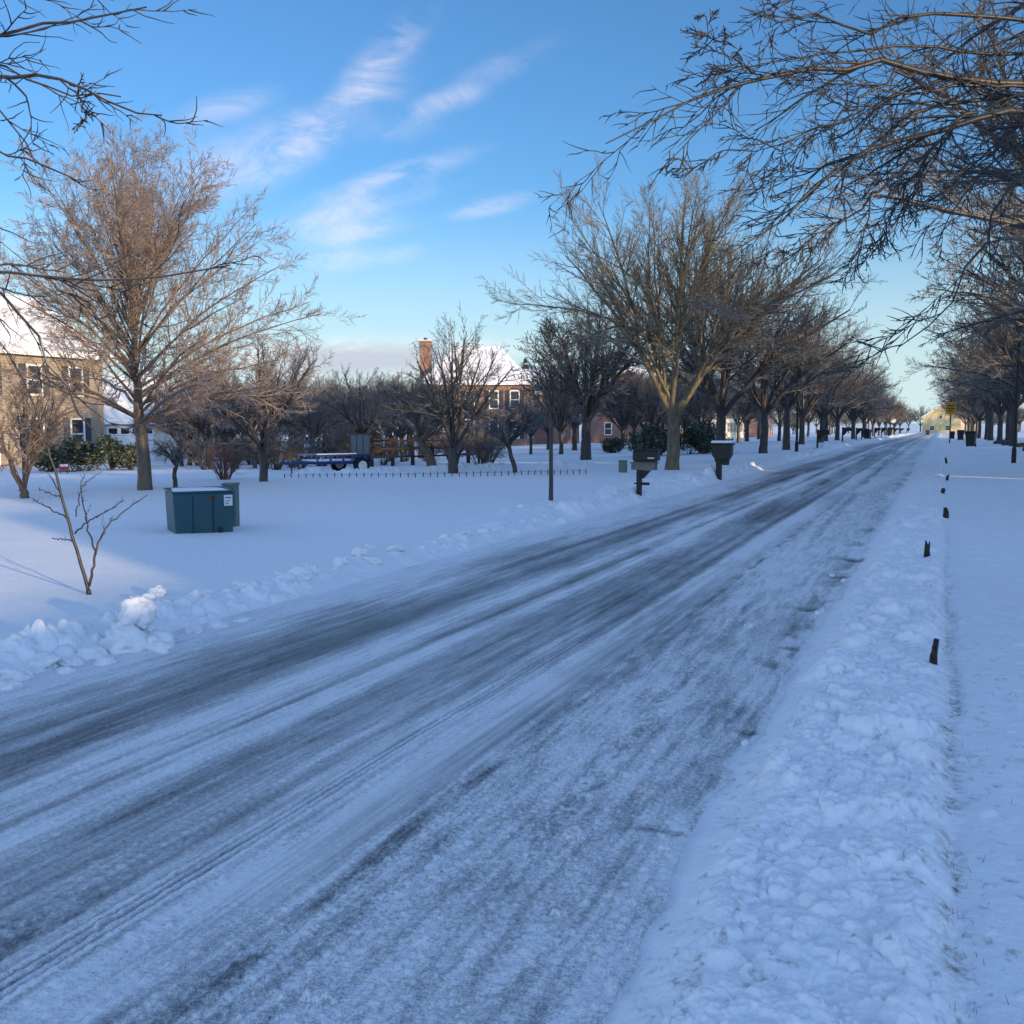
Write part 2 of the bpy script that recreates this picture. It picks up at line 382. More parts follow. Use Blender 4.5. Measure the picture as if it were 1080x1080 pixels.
nr, na = X.shape
idx = np.arange(nr * na).reshape(nr, na)
nxt = np.roll(idx, -1, axis=1)
quads = np.stack([idx[:-1], nxt[:-1], nxt[1:], idx[1:]], -1).reshape(-1, 4)
rm = ROAD.ravel()[quads].sum(1) >= 3
V3 = np.stack([X, Y, Z], -1).reshape(-1, 3)
def sheet(name, mask, mat, attrs):
    q = quads[mask][:, ::-1]; u, inv = np.unique(q, return_inverse=True)
    me = npmesh(name, V3[u], inv.reshape(-1, 4), mat)
    for an_, arr in attrs.items():
        a = me.attributes.new(an_, 'FLOAT', 'POINT'); a.data.foreach_set('value', np.ascontiguousarray(arr.ravel()[u], np.float32))
    o = link(name, me); o['kind'] = 'structure'; return o
sheet('snow_ground', ~rm, M['snow'], {'dirt': DIR})
sheet('road', rm, M['road'], {'cover': COV, 'gran': GRA})

# ------------------------------------------------------------------ tree machinery
def unit(v): return v / np.maximum(np.linalg.norm(v, axis=-1, keepdims=True), 1e-9)
def grow(rng, start, d, L, n, jit, trop):
    """polylines from start points, directions and lengths"""
    K = len(L); P = np.zeros((K, n, 3)); P[:, 0] = start; d = unit(d)
    for i in range(1, n):
        d = unit(d + rng.normal(0, jit, (K, 3)) + trop)
        P[:, i] = P[:, i - 1] + d * (L / (n - 1))[:, None]
    return P
def plen(P): return np.linalg.norm(np.diff(P, axis=1), axis=2).sum(1)
def kids(rng, P, Rd, m, t0=.2, ang=.7, ratio=.5, n=4, jit=.12, trop=(0, 0, .04), rr=.55, rmin=.004, taper=.55, tipr=.35, bias=None, maxl=99.):
    Nn, K, _ = P.shape
    t = t0 + (1 - t0) * (np.arange(m)[None] + rng.random((Nn, m))) / m
    u = t * (K - 1); i = np.minimum(u.astype(int), K - 2); f = (u - i)[..., None]; ar = np.arange(Nn)[:, None]
    pos = P[ar, i] * (1 - f) + P[ar, i + 1] * f
    tan = unit(P[ar, i + 1] - P[ar, i])
    rad = Rd[ar, i] * (1 - f[..., 0]) + Rd[ar, i + 1] * f[..., 0]
    ref = unit(rng.normal(0, 1, (Nn, m, 3))); perp = unit(np.cross(tan, ref))
    a = ang * (.7 + .6 * rng.random((Nn, m)))[..., None]
    d = tan * np.cos(a) + perp * np.sin(a)
    if bias is not None: d = d + np.array(bias)
    L = plen(P)[:, None] * ratio * (1 - taper * t) * (.6 + .7 * rng.random((Nn, m)))
    L = np.minimum(L, maxl * (.6 + .4 * rng.random((Nn, m))))
    Q = grow(rng, pos.reshape(-1, 3), d.reshape(-1, 3), L.ravel(), n, jit, np.array(trop))
    r0 = np.maximum(rad.ravel() * rr, rmin)
    return Q, r0[:, None] * np.linspace(1, tipr, n)[None]
def tubes(sets, S):
    Vs = []; Qs = []; b = 0
    for P, Rd in sets:
        K, n, _ = P.shape
        T = unit(np.gradient(P, axis=1)); md = unit(P[:, -1] - P[:, 0])
        ref = np.where(np.abs(md[:, 2:3]) > .75, np.array([[1., 0, 0]]), np.array([[0, 0, 1.]]))[:, None, :]
        a = unit(np.cross(T, np.broadcast_to(ref, T.shape))); c = np.cross(T, a)
        th = np.arange(S) * 2 * math.pi / S
        ring = P[:, :, None] + Rd[:, :, None, None] * (a[:, :, None] * np.cos(th)[:, None] + c[:, :, None] * np.sin(th)[:, None])
        Vs.append(ring.reshape(-1, 3))
        base = b + np.arange(K)[:, None, None] * n * S + np.arange(n - 1)[None, :, None] * S
        k = np.arange(S)[None, None]; k2 = (k + 1) % S
        Qs.append(np.stack(np.broadcast_arrays(base + k, base + k2, base + S + k2, base + S + k), -1).reshape(-1, 4)); b += K * n * S
    return np.concatenate(Vs), np.concatenate(Qs)
def resample(P, n):
    P = np.array(P, float); 
    d = np.r_[0, np.cumsum(np.linalg.norm(np.diff(P, axis=0), axis=1))]; 
    return np.stack([np.interp(np.linspace(0, d[-1], n), d, P[:, k]) for k in range(3)], 1)
def smooth_line(P, n, rng=None, j=0.):
    P = resample(P, n)
    for _ in range(2): P[1:-1] = .25 * P[:-2] + .5 * P[1:-1] + .25 * P[2:]
    if rng is not None: P[1:] += rng.normal(0, j, P[1:].shape)
    return P

def limbs(rng, base, R0, zc, Rz, n, spread, up=.5, npt=9, lowdroop=0., wig=.04, forks=6, leader=0., lean=(0, 0)):
    """scaffold limbs towards points on the crown's envelope: first the main forks, then limbs that leave the forks (or a central leader)"""
    out = []; gen = []; base = np.array(base)
    order = np.argsort((np.arange(n) * 0.61803) % 1.0)
    for k in range(n):
        az = k * 2.39996 + rng.normal(0, .25); q = (order[k] + .5) / n
        el = spread[0] + (spread[1] - spread[0]) * q + rng.normal(0, .06)
        if k < forks and not leader: el = max(el, .45 + .25 * rng.random())
        tgt = np.array([R0 * math.cos(el) * math.cos(az), R0 * math.cos(el) * math.sin(az), zc + Rz * math.sin(el)])
        tgt[:2] *= rng.uniform(.78, 1.05); r = 1.
        if leader:
            t = max(0, (el - spread[0]) / (spread[1] - spread[0]))
            s = base + np.array([lean[0], lean[1], leader]) * np.clip(t * .8 + rng.normal(0, .06), 0, .85); r = .75 - .4 * t
        elif k < forks:
            s = base + np.array([0, 0, rng.uniform(-.2, .2)])
        else:
            fk = int(np.argmax([np.dot(unit(f[-1] - base), unit(tgt - base)) + rng.normal(0, .12) for f in out[:forks]]))
            f = out[fk]; t = rng.uniform(.08, .55) * (len(f) - 1); i0 = int(t); s = f[i0] + (f[i0 + 1] - f[i0]) * (t - i0); r = .62 - .35 * t / (len(f) - 1)
        L = np.linalg.norm(tgt - s); h = np.array([tgt[0] - s[0], tgt[1] - s[1], 0])
        mid = s + (tgt - s) * .45 + np.array([0, 0, L * .10 * up]) - h * .12 * up
        out.append(smooth_line([s, s + (mid - s) * .5, mid, tgt - np.array([0, 0, lowdroop * L * max(0, .5 - q)])], npt, rng, wig * L / npt)); gen.append(r)
    return np.array(out), np.array(gen)
def build_tree(name, label, cat, loc, seed, trunk_h, r0, R0, zc, Rz, n1, spread, lv, mats, rz=0., group=None, up=.5, lean=(0, 0), droop=0., s1=7, jit=.09, trop=(0, 0, .04), r1=.6, rmin=.004, forks=6, leader=0., rat=(.46, .42, .42), ang=(.65, .7, .7)):
    rng = np.random.default_rng(seed)
    top = np.array([lean[0], lean[1], trunk_h])
    tp = smooth_line([(0, 0, -.35), (0, 0, .2), top * .6 + np.array([rng.normal(0, .04), rng.normal(0, .04), 0]), top, top + np.array([lean[0] * .3, lean[1] * .3, trunk_h * .12])], 14, rng, r0 * .04)
    tr = r0 * np.interp(np.linspace(0, 1, 14), [0, .12, .3, 1], [1.5, 1.18, 1.0, .80])
    L1, G1 = limbs(rng, top, R0, zc, Rz, n1, spread, up, lowdroop=droop, forks=forks, leader=leader, lean=lean)
    if leader:
        tp = np.concatenate([tp[:-1], smooth_line([tp[-2], top + np.array([lean[0], lean[1], leader * .5]), top + np.array([lean[0] * 1.6, lean[1], leader])], 10, rng, .03)[1:]]); tr = np.r_[tr[:-1], np.linspace(tr[-2] * .8, r0 * .1, 9)]
    R1 = r0 * r1 * (G1 * rng.uniform(.8, 1.1, n1))[:, None] * np.linspace(1, .14, 9)[None]**.85
    sets = []; P, Rd = L1, R1
    for k, m in enumerate(lv):
        P, Rd = kids(rng, P, Rd, m, t0=(.22, .12, .1, .1)[k], ang=ang[min(k, 2)], ratio=rat[min(k, 2)], n=(6, 5, 4, 3)[k], jit=jit, trop=trop, rr=(.55, .6, .7, .8)[k], rmin=rmin)
        sets.append((P, Rd))
    root = thing(name, label, cat, loc, rz, group)
    Vt, Qt = tubes([(tp[None], tr[None])], 12); Vl, Ql = tubes([(L1, R1)], s1)
    link('trunk', npmesh('trunk', np.concatenate([Vt, Vl]), np.concatenate([Qt, Ql + len(Vt)]), mats[0]), root)
    Va, Qa = tubes(sets[:1], 5); Vb, Qb = tubes(sets[1:], 3)
    link('crown', npmesh('crown', np.concatenate([Va, Vb]), np.concatenate([Qa, Qb + len(Va)]), mats[1]), root)
    return root
def build_bush(name, label, cat, loc, seed, n, hgt, wid, lv, mats, r0=.02, group=None, rz=0., rmin=.004, curve=.15):
    rng = np.random.default_rng(seed)
    st = []
    for k in range(n):
        az = rng.uniform(0, 6.283); rr = wid * math.sqrt(rng.random()); b = np.array([.12 * math.cos(az), .12 * math.sin(az), -.1]) * rng.uniform(.3, 1)
        tip = np.array([rr * math.cos(az), rr * math.sin(az), hgt * rng.uniform(.6, 1.) * (1 - .3 * (rr / wid)**2)])
        st.append(smooth_line([b, b * .4 + tip * np.array([.35, .35, .45]), tip], 7, rng, curve * .1))
    P = np.array(st); Rd = r0 * rng.uniform(.6, 1, n)[:, None] * np.linspace(1, .3, 7)[None]
    root = thing(name, label, cat, loc, rz, group)
    V_, Q_ = tubes([(P, Rd)], 6); link('stem', npmesh('stem', V_, Q_, mats[0]), root)
    sets = []
    for k, m in enumerate(lv):
        P, Rd = kids(rng, P, Rd, m, t0=.25, ang=.7, ratio=.48, n=4, jit=.16, trop=(0, 0, .05), rr=.65, rmin=rmin); sets.append((P, Rd))
    V_, Q_ = tubes(sets, 3); link('twigs', npmesh('twigs', V_, Q_, mats[1]), root)
    return root
def leaf_cloud(rng, n, centers, radii, size, flat=.5):
    """small leaf quads spread through lumpy volumes"""
    c = rng.integers(0, len(centers), n); d = unit(rng.normal(0, 1, (n, 3))) * (rng.random(n)**.45)[:, None]
    p = np.array(centers)[c] + d * np.array(radii)[c]
    nrm = unit(rng.normal(0, 1, (n, 3)) + np.array([0, 0, flat])); t = unit(np.cross(nrm, rng.normal(0, 1, (n, 3)))); b = np.cross(nrm, t)
    s = size * rng.uniform(.6, 1.3, n)[:, None]
    V_ = np.stack([p - t * s, p - b * s * .4, p + t * s, p + b * s * .4], 1).reshape(-1, 3)
    return V_, np.arange(n * 4).reshape(-1, 4)
def evergreen_bush(name, label, loc, seed, w, h, group=None, n=2600):
    rng = np.random.default_rng(seed); root = thing(name, label, 'shrub', loc, rng.uniform(0, 6), group)
    k = 9; cs = [(rng.uniform(-w, w) * .6, rng.uniform(-w, w) * .5, h * rng.uniform(.25, .72)) for _ in range(k)]
    rd = [(w * .42, w * .42, h * .32)] * k
    V_, Q_ = leaf_cloud(rng, n, cs, rd, .085)
    link('foliage', npmesh('foliage', V_, Q_, M['leaf'], False), root)
    P = np.array([smooth_line([(0, 0, -.1), (c[0] * .5, c[1] * .5, c[2] * .5), c], 5) for c in cs])
    V_, Q_ = tubes([(P, np.full((k, 5), .018))], 5); link('stem', npmesh('stem', V_, Q_, M['bark_dark']), root)
    return root
def conifer(name, label, loc, seed, h, w, group=None):
    rng = np.random.default_rng(seed); root = thing(name, label, 'tree', loc, 0, group)
    P = np.array([[(0, 0, -.3), (0, 0, h * .5), (0, 0, h)]], float); V_, Q_ = tubes([(P, np.array([[.14, .09, .01]]))], 7)
    link('trunk', npmesh('trunk', V_, Q_, M['bark_dark']), root)
    n = 9000; t = rng.random(n)**1.3 ; lay = np.floor(t * 14) / 14 
    z = h * (.08 + .92 * (.6 * t + .4 * lay)); az = rng.uniform(0, 6.283, n); lob = .75 + .35 * np.sin(az * 5 + lay * 40)
    rr = w * (1 - z / h)**.85 * lob * rng.random(n)**.4
    p = np.stack([rr * np.cos(az), rr * np.sin(az), z - .25 * rr], 1)
    out = unit(np.stack([np.cos(az), np.sin(az), np.full(n, -.25)], 1) + rng.normal(0, .35, (n, 3))); b = unit(np.cross(out, rng.normal(0, 1, (n, 3))))
    s = .16 * rng.uniform(.6, 1.3, n)[:, None]
    V_ = np.stack([p - out * s, p - b * s * .25, p + out * s, p + b * s * .25], 1).reshape(-1, 3)
    link('foliage', npmesh('foliage', V_, np.arange(n * 4).reshape(-1, 4), M['needle'], False), root)
    return root

# ------------------------------------------------------------------ trees
TW = (.36, 1.45)
# tall lit tree on the left lawn
p = ground(153, 517)
build_tree('bare_tree', 'tall rounded bare tree on the left lawn with sunlit pinkish twigs beside the teal cabinet', 'tree', p, 11,
           1.55, .165, 4.0, 3.95, 4.0, 60, (-.42, 1.5), (15, 10, 8), (M['bark'], M['twig_red']), up=.35, lean=(-.1, .0), droop=.12, rmin=.0046, r1=.36, trop=(0, 0, .03), leader=3.6, jit=.07, rat=(.40, .44, .44), ang=(.72, .7, .65))
# small grey crab apple
p = ground(278, 508)
build_tree('bare_tree', 'low spreading grey tree with snowy limbs between the big left tree and blue trailer', 'tree', p, 12,
           .85, .115, 2.15, 2.0, 1.75, 14, (-.25, 1.3), (14, 11, 8), (M['bark_dark'], M['twig_grey']), up=.1, jit=.2, trop=(0, 0, .02), rmin=.0045)
p = ground(185, 514)
build_tree('bare_tree', 'tiny twisted weeping tree with dark reddish twigs right of the big left trunk', 'tree', p, 13,
           .42, .06, .75, .75, .75, 8, (-.5, 1.2), (10, 8, 6), (M['bark_dark'], M['twig_grey']), up=.5, droop=.3, jit=.28, trop=(0, 0, -.05), rmin=.004)
p = ground(237, 506)
build_bush('red_stem_shrub', 'upright vase-shaped shrub of reddish bare stems behind the teal cabinet', 'shrub', p, 14, 46, 1.15, .75, (5, 4), (M['stem_red'], M['stem_red']), .014, rmin=.0035)
p = ground(26, 526)
build_tree('bare_tree', 'short multi-stemmed ornamental tree with sunlit rusty twigs in front of the tan house', 'tree', p, 15,
           .2, .10, 1.6, 1.3, 1.5, 15, (.0, 1.35), (12, 9, 7), (M['bark'], M['twig_red']), up=.2, r1=.5, jit=.2, rmin=.004)
# multi-stem tree in the middle distance
p = ground(478, 499)
build_tree('bare_tree', 'round multi-stemmed bare tree in front of the white gable with the brick chimney', 'tree', p, 16,
           .7, .16, 2.15, 2.3, 2.05, 20, (-.3, 1.45), (10, 8, 5), (M['bark_dark'], M['twig']), up=.3, r1=.42, jit=.13, rmin=.0052, forks=7)
p = ground(455, 496)
build_tree('bare_tree', 'leaning reddish bare tree with a torn lower limb just right of the blue trailer', 'tree', p + Vector((-.5, 1, 0)), 17,
           1.0, .17, 2.6, 1.8, 1.4, 18, (-.4, 1.1), (11, 9, 7), (M['bark'], M['twig']), up=.1, lean=(-.45, 0), jit=.2, rmin=.006)
p = ground(543, 498)
build_tree('bare_tree', 'small leaning bare tree with grey twigs in front of the red brick house', 'tree', p, 18,
           .8, .075, 1.2, 1.35, .75, 14, (-.4, 1.3), (12, 10, 7), (M['bark_dark'], M['twig_grey']), up=.2, lean=(-.18, 0), jit=.2, rmin=.0055)
# slim street tree
p = ground(581, 531)
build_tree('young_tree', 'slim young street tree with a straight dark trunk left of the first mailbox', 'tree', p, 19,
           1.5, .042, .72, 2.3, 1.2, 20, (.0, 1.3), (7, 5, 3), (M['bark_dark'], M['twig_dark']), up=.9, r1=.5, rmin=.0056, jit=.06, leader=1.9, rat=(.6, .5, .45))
p = ground(618, 485)
build_tree('bare_tree', 'dark bare tree with a short thick trunk on the lawn behind the young tree', 'tree', p, 20,
           1.6, .24, 3.4, 3.9, 3.0, 20, (-.4, 1.4), (13, 11, 7), (M['bark_dark'], M['twig']), up=.3, rmin=.007)
# big open honey locust over the mailboxes
p = ground(709, 495)
build_tree('bare_tree', 'large spreading bare tree with olive sunlit limbs between the two nearest mailboxes', 'tree', p, 21,
           1.55, .225, 6.0, 4.5, 4.3, 32, (-.28, 1.45), (15, 11, 9), (M['bark_olive'], M['twig_tan']), up=.55, r1=.5, jit=.085, rmin=.0048, trop=(0, 0, .03), droop=.1, forks=5, ang=(.6, .6, .6))
# street-tree prototypes
GL = 'street trees in the left row'
p = ground(760, 487)
st1 = build_tree('bare_tree', 'dark-trunked bare street tree standing right behind the second mailbox', 'tree', p, 31,
           1.9, .21, 5.0, 4.4, 3.5, 24, (-.32, 1.4), (13, 10, 7), (M['bark_dark'], M['twig']), up=.5, rmin=.0065, group=GL, droop=.12)
p = ground(805, 478)
st2 = build_tree('bare_tree', 'dense dark bare street tree standing just left of the first left lamp post', 'tree', p, 32,
           2.0, .20, 4.8, 4.2, 3.3, 24, (-.35, 1.35), (13, 10, 7), (M['bark_dark'], M['twig']), up=.4, rmin=.0065, group=GL, droop=.12)
st3 = build_tree('bare_tree', 'bare street tree just right of the first left lamp post', 'tree', ground(829, 474.5), 33,
           2.1, .2, 4.7, 4.3, 3.3, 24, (-.32, 1.4), (13, 10, 7), (M['bark_dark'], M['twig']), up=.5, rmin=.007, group=GL, droop=.1)
rnd = random.Random(3)
protos = [st1, st2, st3]
far_l = 'bare twiggy street tree in the long far left row towards the yellow house'
for k, y in enumerate([72, 81, 90, 98, 108, 118, 128, 139, 150, 162, 175, 190, 206, 222, 240]):
    x = -8.6 + rnd.uniform(-.5, .5); s = rnd.uniform(.82, 1.0) * (1 if y < 130 else .85)
    dup(protos[k % 3], (x, y, gz1(x, y)), rnd.uniform(0, 6.28), s, 'bare street tree with a forked trunk behind the third mailbox' if k == 0 else far_l, GL)
# second line behind the left row
GB = 'bare trees on the lawns behind the left row'
for k, (x, y, s) in enumerate([(-17, 80, .8), (-21, 92, 1.), (-15, 104, .85), (-27, 104, 1.05), (-20, 122, .95), (-30, 130, 1.1), (-17, 145, .9), (-26, 160, 1.0), (-18, 185, .9), (-22, 215, 1.)]):
    dup(protos[(k + 1) % 3], (x, y, gz1(x, y)), rnd.uniform(0, 6.28), s, 'bare tree on the far lawns behind the left row of street trees', GB)
# right row
GR = 'street trees in the right row'
for k, y in enumerate([21, 31, 41, 51, 61, 71, 81, 91, 102, 113, 125, 137, 150, 165, 180, 198, 216]):
    x = (4.6 if y < 60 else 4.3) + rnd.uniform(-.4, .4); s = rnd.uniform(1.05, 1.2) * (.85 if y > 120 else 1) * (1.12 if y < 45 else 1)
    lab = {0: 'nearest tree of the right row, its dark twigs above the tall lamp post', 1: 'second bare street tree of the right row, twigs hanging over the black wheeled bin'}.get(k, 'bare street tree in the far part of the right row')
    dup(protos[k % 3], (x, y, gz1(x, y)), rnd.uniform(0, 6.28), s, lab, GR)
for k in range(44):
    x = -190 + 5.6 * k + rnd.uniform(-2, 2); y = rnd.uniform(312, 380); 
    if k > 30 and y < 330: y += 25
    dup(protos[k % 3], (x, y, gz1(x, y)), rnd.uniform(0, 6.28), rnd.uniform(.8, 1.25), 'distant bare tree in the wood line beyond the end of the street', 'trees beyond the end of the street')
for k in range(34):
    x = rnd.choice((-1, 1)) * rnd.uniform(13, 75) - 3; y = rnd.uniform(225, 300)
    dup(protos[k % 3], (x, y, gz1(x, y)), rnd.uniform(0, 6.28), (rnd.uniform(.8, 1.1), ) * 2 + (rnd.uniform(.6, 1.0),), 'distant bare tree in the wood line beyond the end of the street', 'trees beyond the end of the street')
# thicket and back-garden trees on the left
GT = 'thicket trees behind the left lawn'
for k in range(64):
    px = 190 + 262 * rnd.random(); d = rnd.uniform(42, 105)
    q = at(px, 470, d); s = rnd.uniform(.72, 1.) * (2.2 + 56 * d / 1060) / 8.2
    if q[0] > -46 and abs(q[0] + 45) < 7 and 38 < q[1] < 52: continue
    if -46 < q[0] < -31 and 74 < q[1] < 92: continue
    o = dup(protos[k % 3], (q[0], q[1], gz1(q[0], q[1])), rnd.uniform(0, 6.28), s, 'bare tree in the brown thicket beyond the blue trailer', GT)
    for ch in o.children:
        if ch.name.startswith('crown'): ch.material_slots[0].link = 'OBJECT'; ch.material_slots[0].material = M[('twig_thicket', 'twig_grey', 'twig_thicket', 'twig_tan')[k % 4]]
for k in range(20):
    px = 645 + 145 * rnd.random(); d = rnd.uniform(60, 110); q = at(px, 470, d)
    if -46 < q[0] < -31 and 72 < q[1] < 100: continue
    dup(protos[k % 3], (q[0], q[1], gz1(q[0], q[1])), rnd.uniform(0, 6.28), rnd.uniform(.5, .8) * (.7 + d / 250), 'bare tree on the far lawns behind the left row of street trees', GB)
for px, d, s_ in ((560, 60, .46), (592, 58, .62), (606, 66, .75), (578, 70, .5)):
    q = at(px, 470, d); dup(protos[px % 3], (q[0], q[1], gz1(q[0], q[1])), px * 1.7, s_, 'bare tree on the far lawns behind the left row of street trees', GB)
for k, (px, d, h, w, lab) in enumerate([(388, 62, 3.7, 1.4, 'dark narrow conifer behind the trailer with a lit tip'), (372, 75, 4.6, 1.7, 'dark conifer in the thicket left of the brick chimney'),
        (554, 118, 10.2, 2.2, 'pointed green conifer poking above the snowy roof of the brick house')]):
    q = at(px, 465, d); conifer('conifer', lab, (q[0], q[1], gz1(q[0], q[1])), 60 + k, h, w)
# undergrowth
bproto = None
for k in range(26):
    px = 205 + 330 * rnd.random(); d = rnd.uniform(36, 50); q = at(px, 480, d)
    if -21 < q[0] < -13 and q[1] < 34: continue
    z = gz1(q[0], q[1])
    if bproto is None:
        bproto = build_bush('bare_shrub', 'tangled bare brown shrub at the foot of the thicket', 'shrub', (q[0], q[1], z), 71, 26, 1.7, 1.2, (6, 5, 4), (M['bark_dark'], M['twig']), .02, 'shrubs at the foot of the thicket', rmin=.006)
    else: dup(bproto, (q[0], q[1], z), rnd.uniform(0, 6.28), rnd.uniform(.7, 1.2))
# evergreen shrubs
for k, (px, py, w, h, lab) in enumerate([(55, 511, 1.0, 1.2, 'dark evergreen shrub dusted with snow nearest the short rusty tree'), (85, 511, 1.2, 1.4, 'middle dark evergreen shrub below the tan house windows'), (118, 511, 1.2, 1.35, 'dark evergreen shrub at the garage end of the tan house'), (138, 512, .8, 1.0, 'small dark evergreen shrub touching the big left trunk')]):
    q = at(px, py, 40); evergreen_bush('evergreen_shrub', lab, (q[0], q[1], gz1(q[0], q[1])), 80 + k, w, h + .1)
for k, (px, d, w, h, lab) in enumerate([(680, 49, 1.3, 1.7, 'broad-leaved evergreen shrub behind the first mailbox'), (697, 50, 1.2, 1.6, 'evergreen shrub with sunlit leaves left of the large spreading tree'), (727, 50, 1.1, 1.5, 'dark evergreen shrub just right of the large spreading trunk'), (745, 51, 1.2, 1.6, 'dark evergreen shrub left of the second mailbox'), (645, 58, .9, .9, 'low clipped evergreen shrub on the far lawn left of the first mailbox'), (505, 66, 1.6, 1.2, 'low dark evergreen shrub below the white gable')]):
    q = at(px, 470, d); evergreen_bush('evergreen_shrub', lab, (q[0], q[1], gz1(q[0], q[1])), 90 + k, w, h)

# ------------------------------------------------------------------ hand-laid branches: off-frame trees whose limbs hang into view, and the near sapling
def custom_tree(name, label, loc, trunk, tr, paths, lv, mats, seed, group=None, rmin=.0035, bias=None, extra=None, t0=.08, ang=.55, rat=.34, s0=7, trop=(0, 0, -.01), wob=.012, tap0=.55):
    rng = np.random.default_rng(seed); root = thing(name, label, 'tree', loc); L = np.array(loc)
    T = smooth_line(np.array(trunk) - L, 14, rng, .006); trr = np.interp(np.linspace(0, 1, 14), np.linspace(0, 1, len(tr)), tr)
    P1 = []; R1 = []
    for pts, ra, rb in paths:
        P1.append(smooth_line(np.array(pts) - L, 22, rng, wob)); R1.append(np.linspace(ra, rb, 22))
    P1 = np.array(P1); R1 = np.array(R1); ex = []
    if extra is not None: ex = extra(rng)
    V_, Q_ = tubes([(T[None], trr[None])], 12); Vs = [V_]; Qs = [Q_]; b = len(V_)
    for P, Rd in [(P1, R1)] + ([ex] if len(ex) else []):
        V_, Q_ = tubes([(P, Rd)], s0); Vs.append(V_); Qs.append(Q_ + b); b += len(V_)
    link('trunk', npmesh('trunk', np.concatenate(Vs), np.concatenate(Qs), mats[0]), root)
    sets = []; P, Rd = P1, R1
    for k, m in enumerate(lv):
        P, Rd = kids(rng, P, Rd, m, t0=t0 if k == 0 else .12, ang=ang + .1 * k, ratio=rat if k == 0 else .62, n=(10, 8, 6)[k], jit=.13, trop=trop, rr=.62, rmin=rmin, bias=bias if k == 0 else None, maxl=(1.1, .8, .42)[k], taper=tap0 if k == 0 else .55); sets.append((P, Rd))
    if len(ex):
        P, Rd = ex
        for k, m in enumerate((9, 7, 4)):
            P, Rd = kids(rng, P, Rd, m, t0=.2, ang=.65, ratio=.45, n=5, jit=.13, trop=(0, 0, .02), rr=.6, rmin=.005); sets.append((P, Rd))
    V_, Q_ = tubes(sets, 4); link('crown', npmesh('crown', V_, Q_, mats[1]), root)
    return root
def cp(pts, d0, d1):                     # pixel path with the depth running from d0 to d1
    n = len(pts); return [at(px, py, d0 + (d1 - d0) * i / (n - 1)) for i, (px, py) in enumerate(pts)]
def rc(l): return [(640 + x * .4074, y * .4074) for x, y in l]
# right-hand overhanging street tree
tx, ty = 3.3, 8.6; tz = gz1(tx, ty)
def hub(h): return [np.array([tx, ty, tz + h])]
RB = [
 (hub(2.9) + cp(rc([(1500, 300), (1080, 215), (930, 195), (800, 190), (680, 175), (570, 160), (430, 190), (330, 210), (200, 275), (0, 355)]), 7.6, 6.4), 0.0510, 0.0040),
 (hub(2.7) + cp(rc([(1500, 330), (1080, 285), (940, 295), (800, 335), (700, 372), (590, 450), (500, 540), (420, 600), (300, 660)]), 7.4, 6.8), 0.0544, 0.0040),
 (hub(2.8) + cp(rc([(1480, 280), (1080, 238), (980, 242), (880, 285), (800, 300), (720, 330), (620, 420), (560, 460), (430, 520)]), 7.8, 7.2), 0.0408, 0.0040),
 (cp(rc([(960, 290), (880, 350), (820, 400), (760, 440), (700, 500), (640, 560), (540, 620), (370, 690)]), 7.2, 6.6), 0.0150, 0.0035),
 (cp(rc([(930, 300), (860, 380), (810, 440), (760, 520), (720, 600), (640, 700)]), 7.3, 7.0), 0.0122, 0.0035),
 (hub(3.6) + cp(rc([(1480, 60), (1080, 60), (900, 30), (780, 50), (660, 80), (560, 70), (470, 40), (360, 15)]), 7.6, 6.5), 0.0340, 0.0040),
 (hub(3.3) + cp(rc([(1480, 200), (1080, 150), (960, 130), (850, 110), (740, 130), (640, 130), (520, 150), (420, 140), (310, 190)]), 8.2, 7.6), 0.0306, 0.0040),
 (hub(2.6) + cp(rc([(1480, 380), (1200, 380), (1080, 420), (1000, 560), (940, 690), (880, 780), (770, 910)]), 6.6, 6.0), 0.0204, 0.0035),
 (hub(2.7) + cp(rc([(1480, 350), (1180, 330), (1080, 350), (1000, 420), (930, 480), (880, 540), (870, 620)]), 7.2, 7.6), 0.0238, 0.0035),
 (hub(3.9) + cp(rc([(1400, -60), (1100, -20), (1000, 40), (900, 130), (800, 200), (700, 270), (600, 330), (480, 350)]), 8.2, 8.6), 0.0306, 0.0040),
 (cp(rc([(800, 190), (720, 215), (640, 270), (560, 330), (470, 370), (330, 400), (190, 410)]), 7.0, 6.4), 0.0095, 0.0035),
 (cp(rc([(430, 190), (330, 160), (300, 100), (250, 30)]), 6.7, 6.6), 0.0068, 0.0035),
 (hub(4.2) + cp(rc([(1500, -180), (1080, -120), (900, -90), (700, -60), (560, -20), (430, 10)]), 7.4, 6.6), 0.0340, 0.0040),
 (hub(3.0) + cp(rc([(1450, 250), (1160, 220), (1060, 330), (980, 420), (900, 470), (800, 560), (760, 600)]), 8.6, 9.0), 0.0238, 0.0040),
]
def right_extra(rng):
    Pn = []; 
    for k in range(12):
        az = rng.uniform(-1.0, 1.5); el = rng.uniform(.15, 1.4); l = rng.uniform(2.5, 4.2)
        s = np.array([0, 0, rng.uniform(2.2, 3.4)]); e = s + l * np.array([math.cos(el) * math.cos(az), math.cos(el) * math.sin(az), math.sin(el)])
        Pn.append(smooth_line([s, s * .5 + e * .5 + np.array([0, 0, .3]), e], 22, rng, .02))
    return np.array(Pn), np.tile(np.linspace(.06, .01, 22), (12, 1))
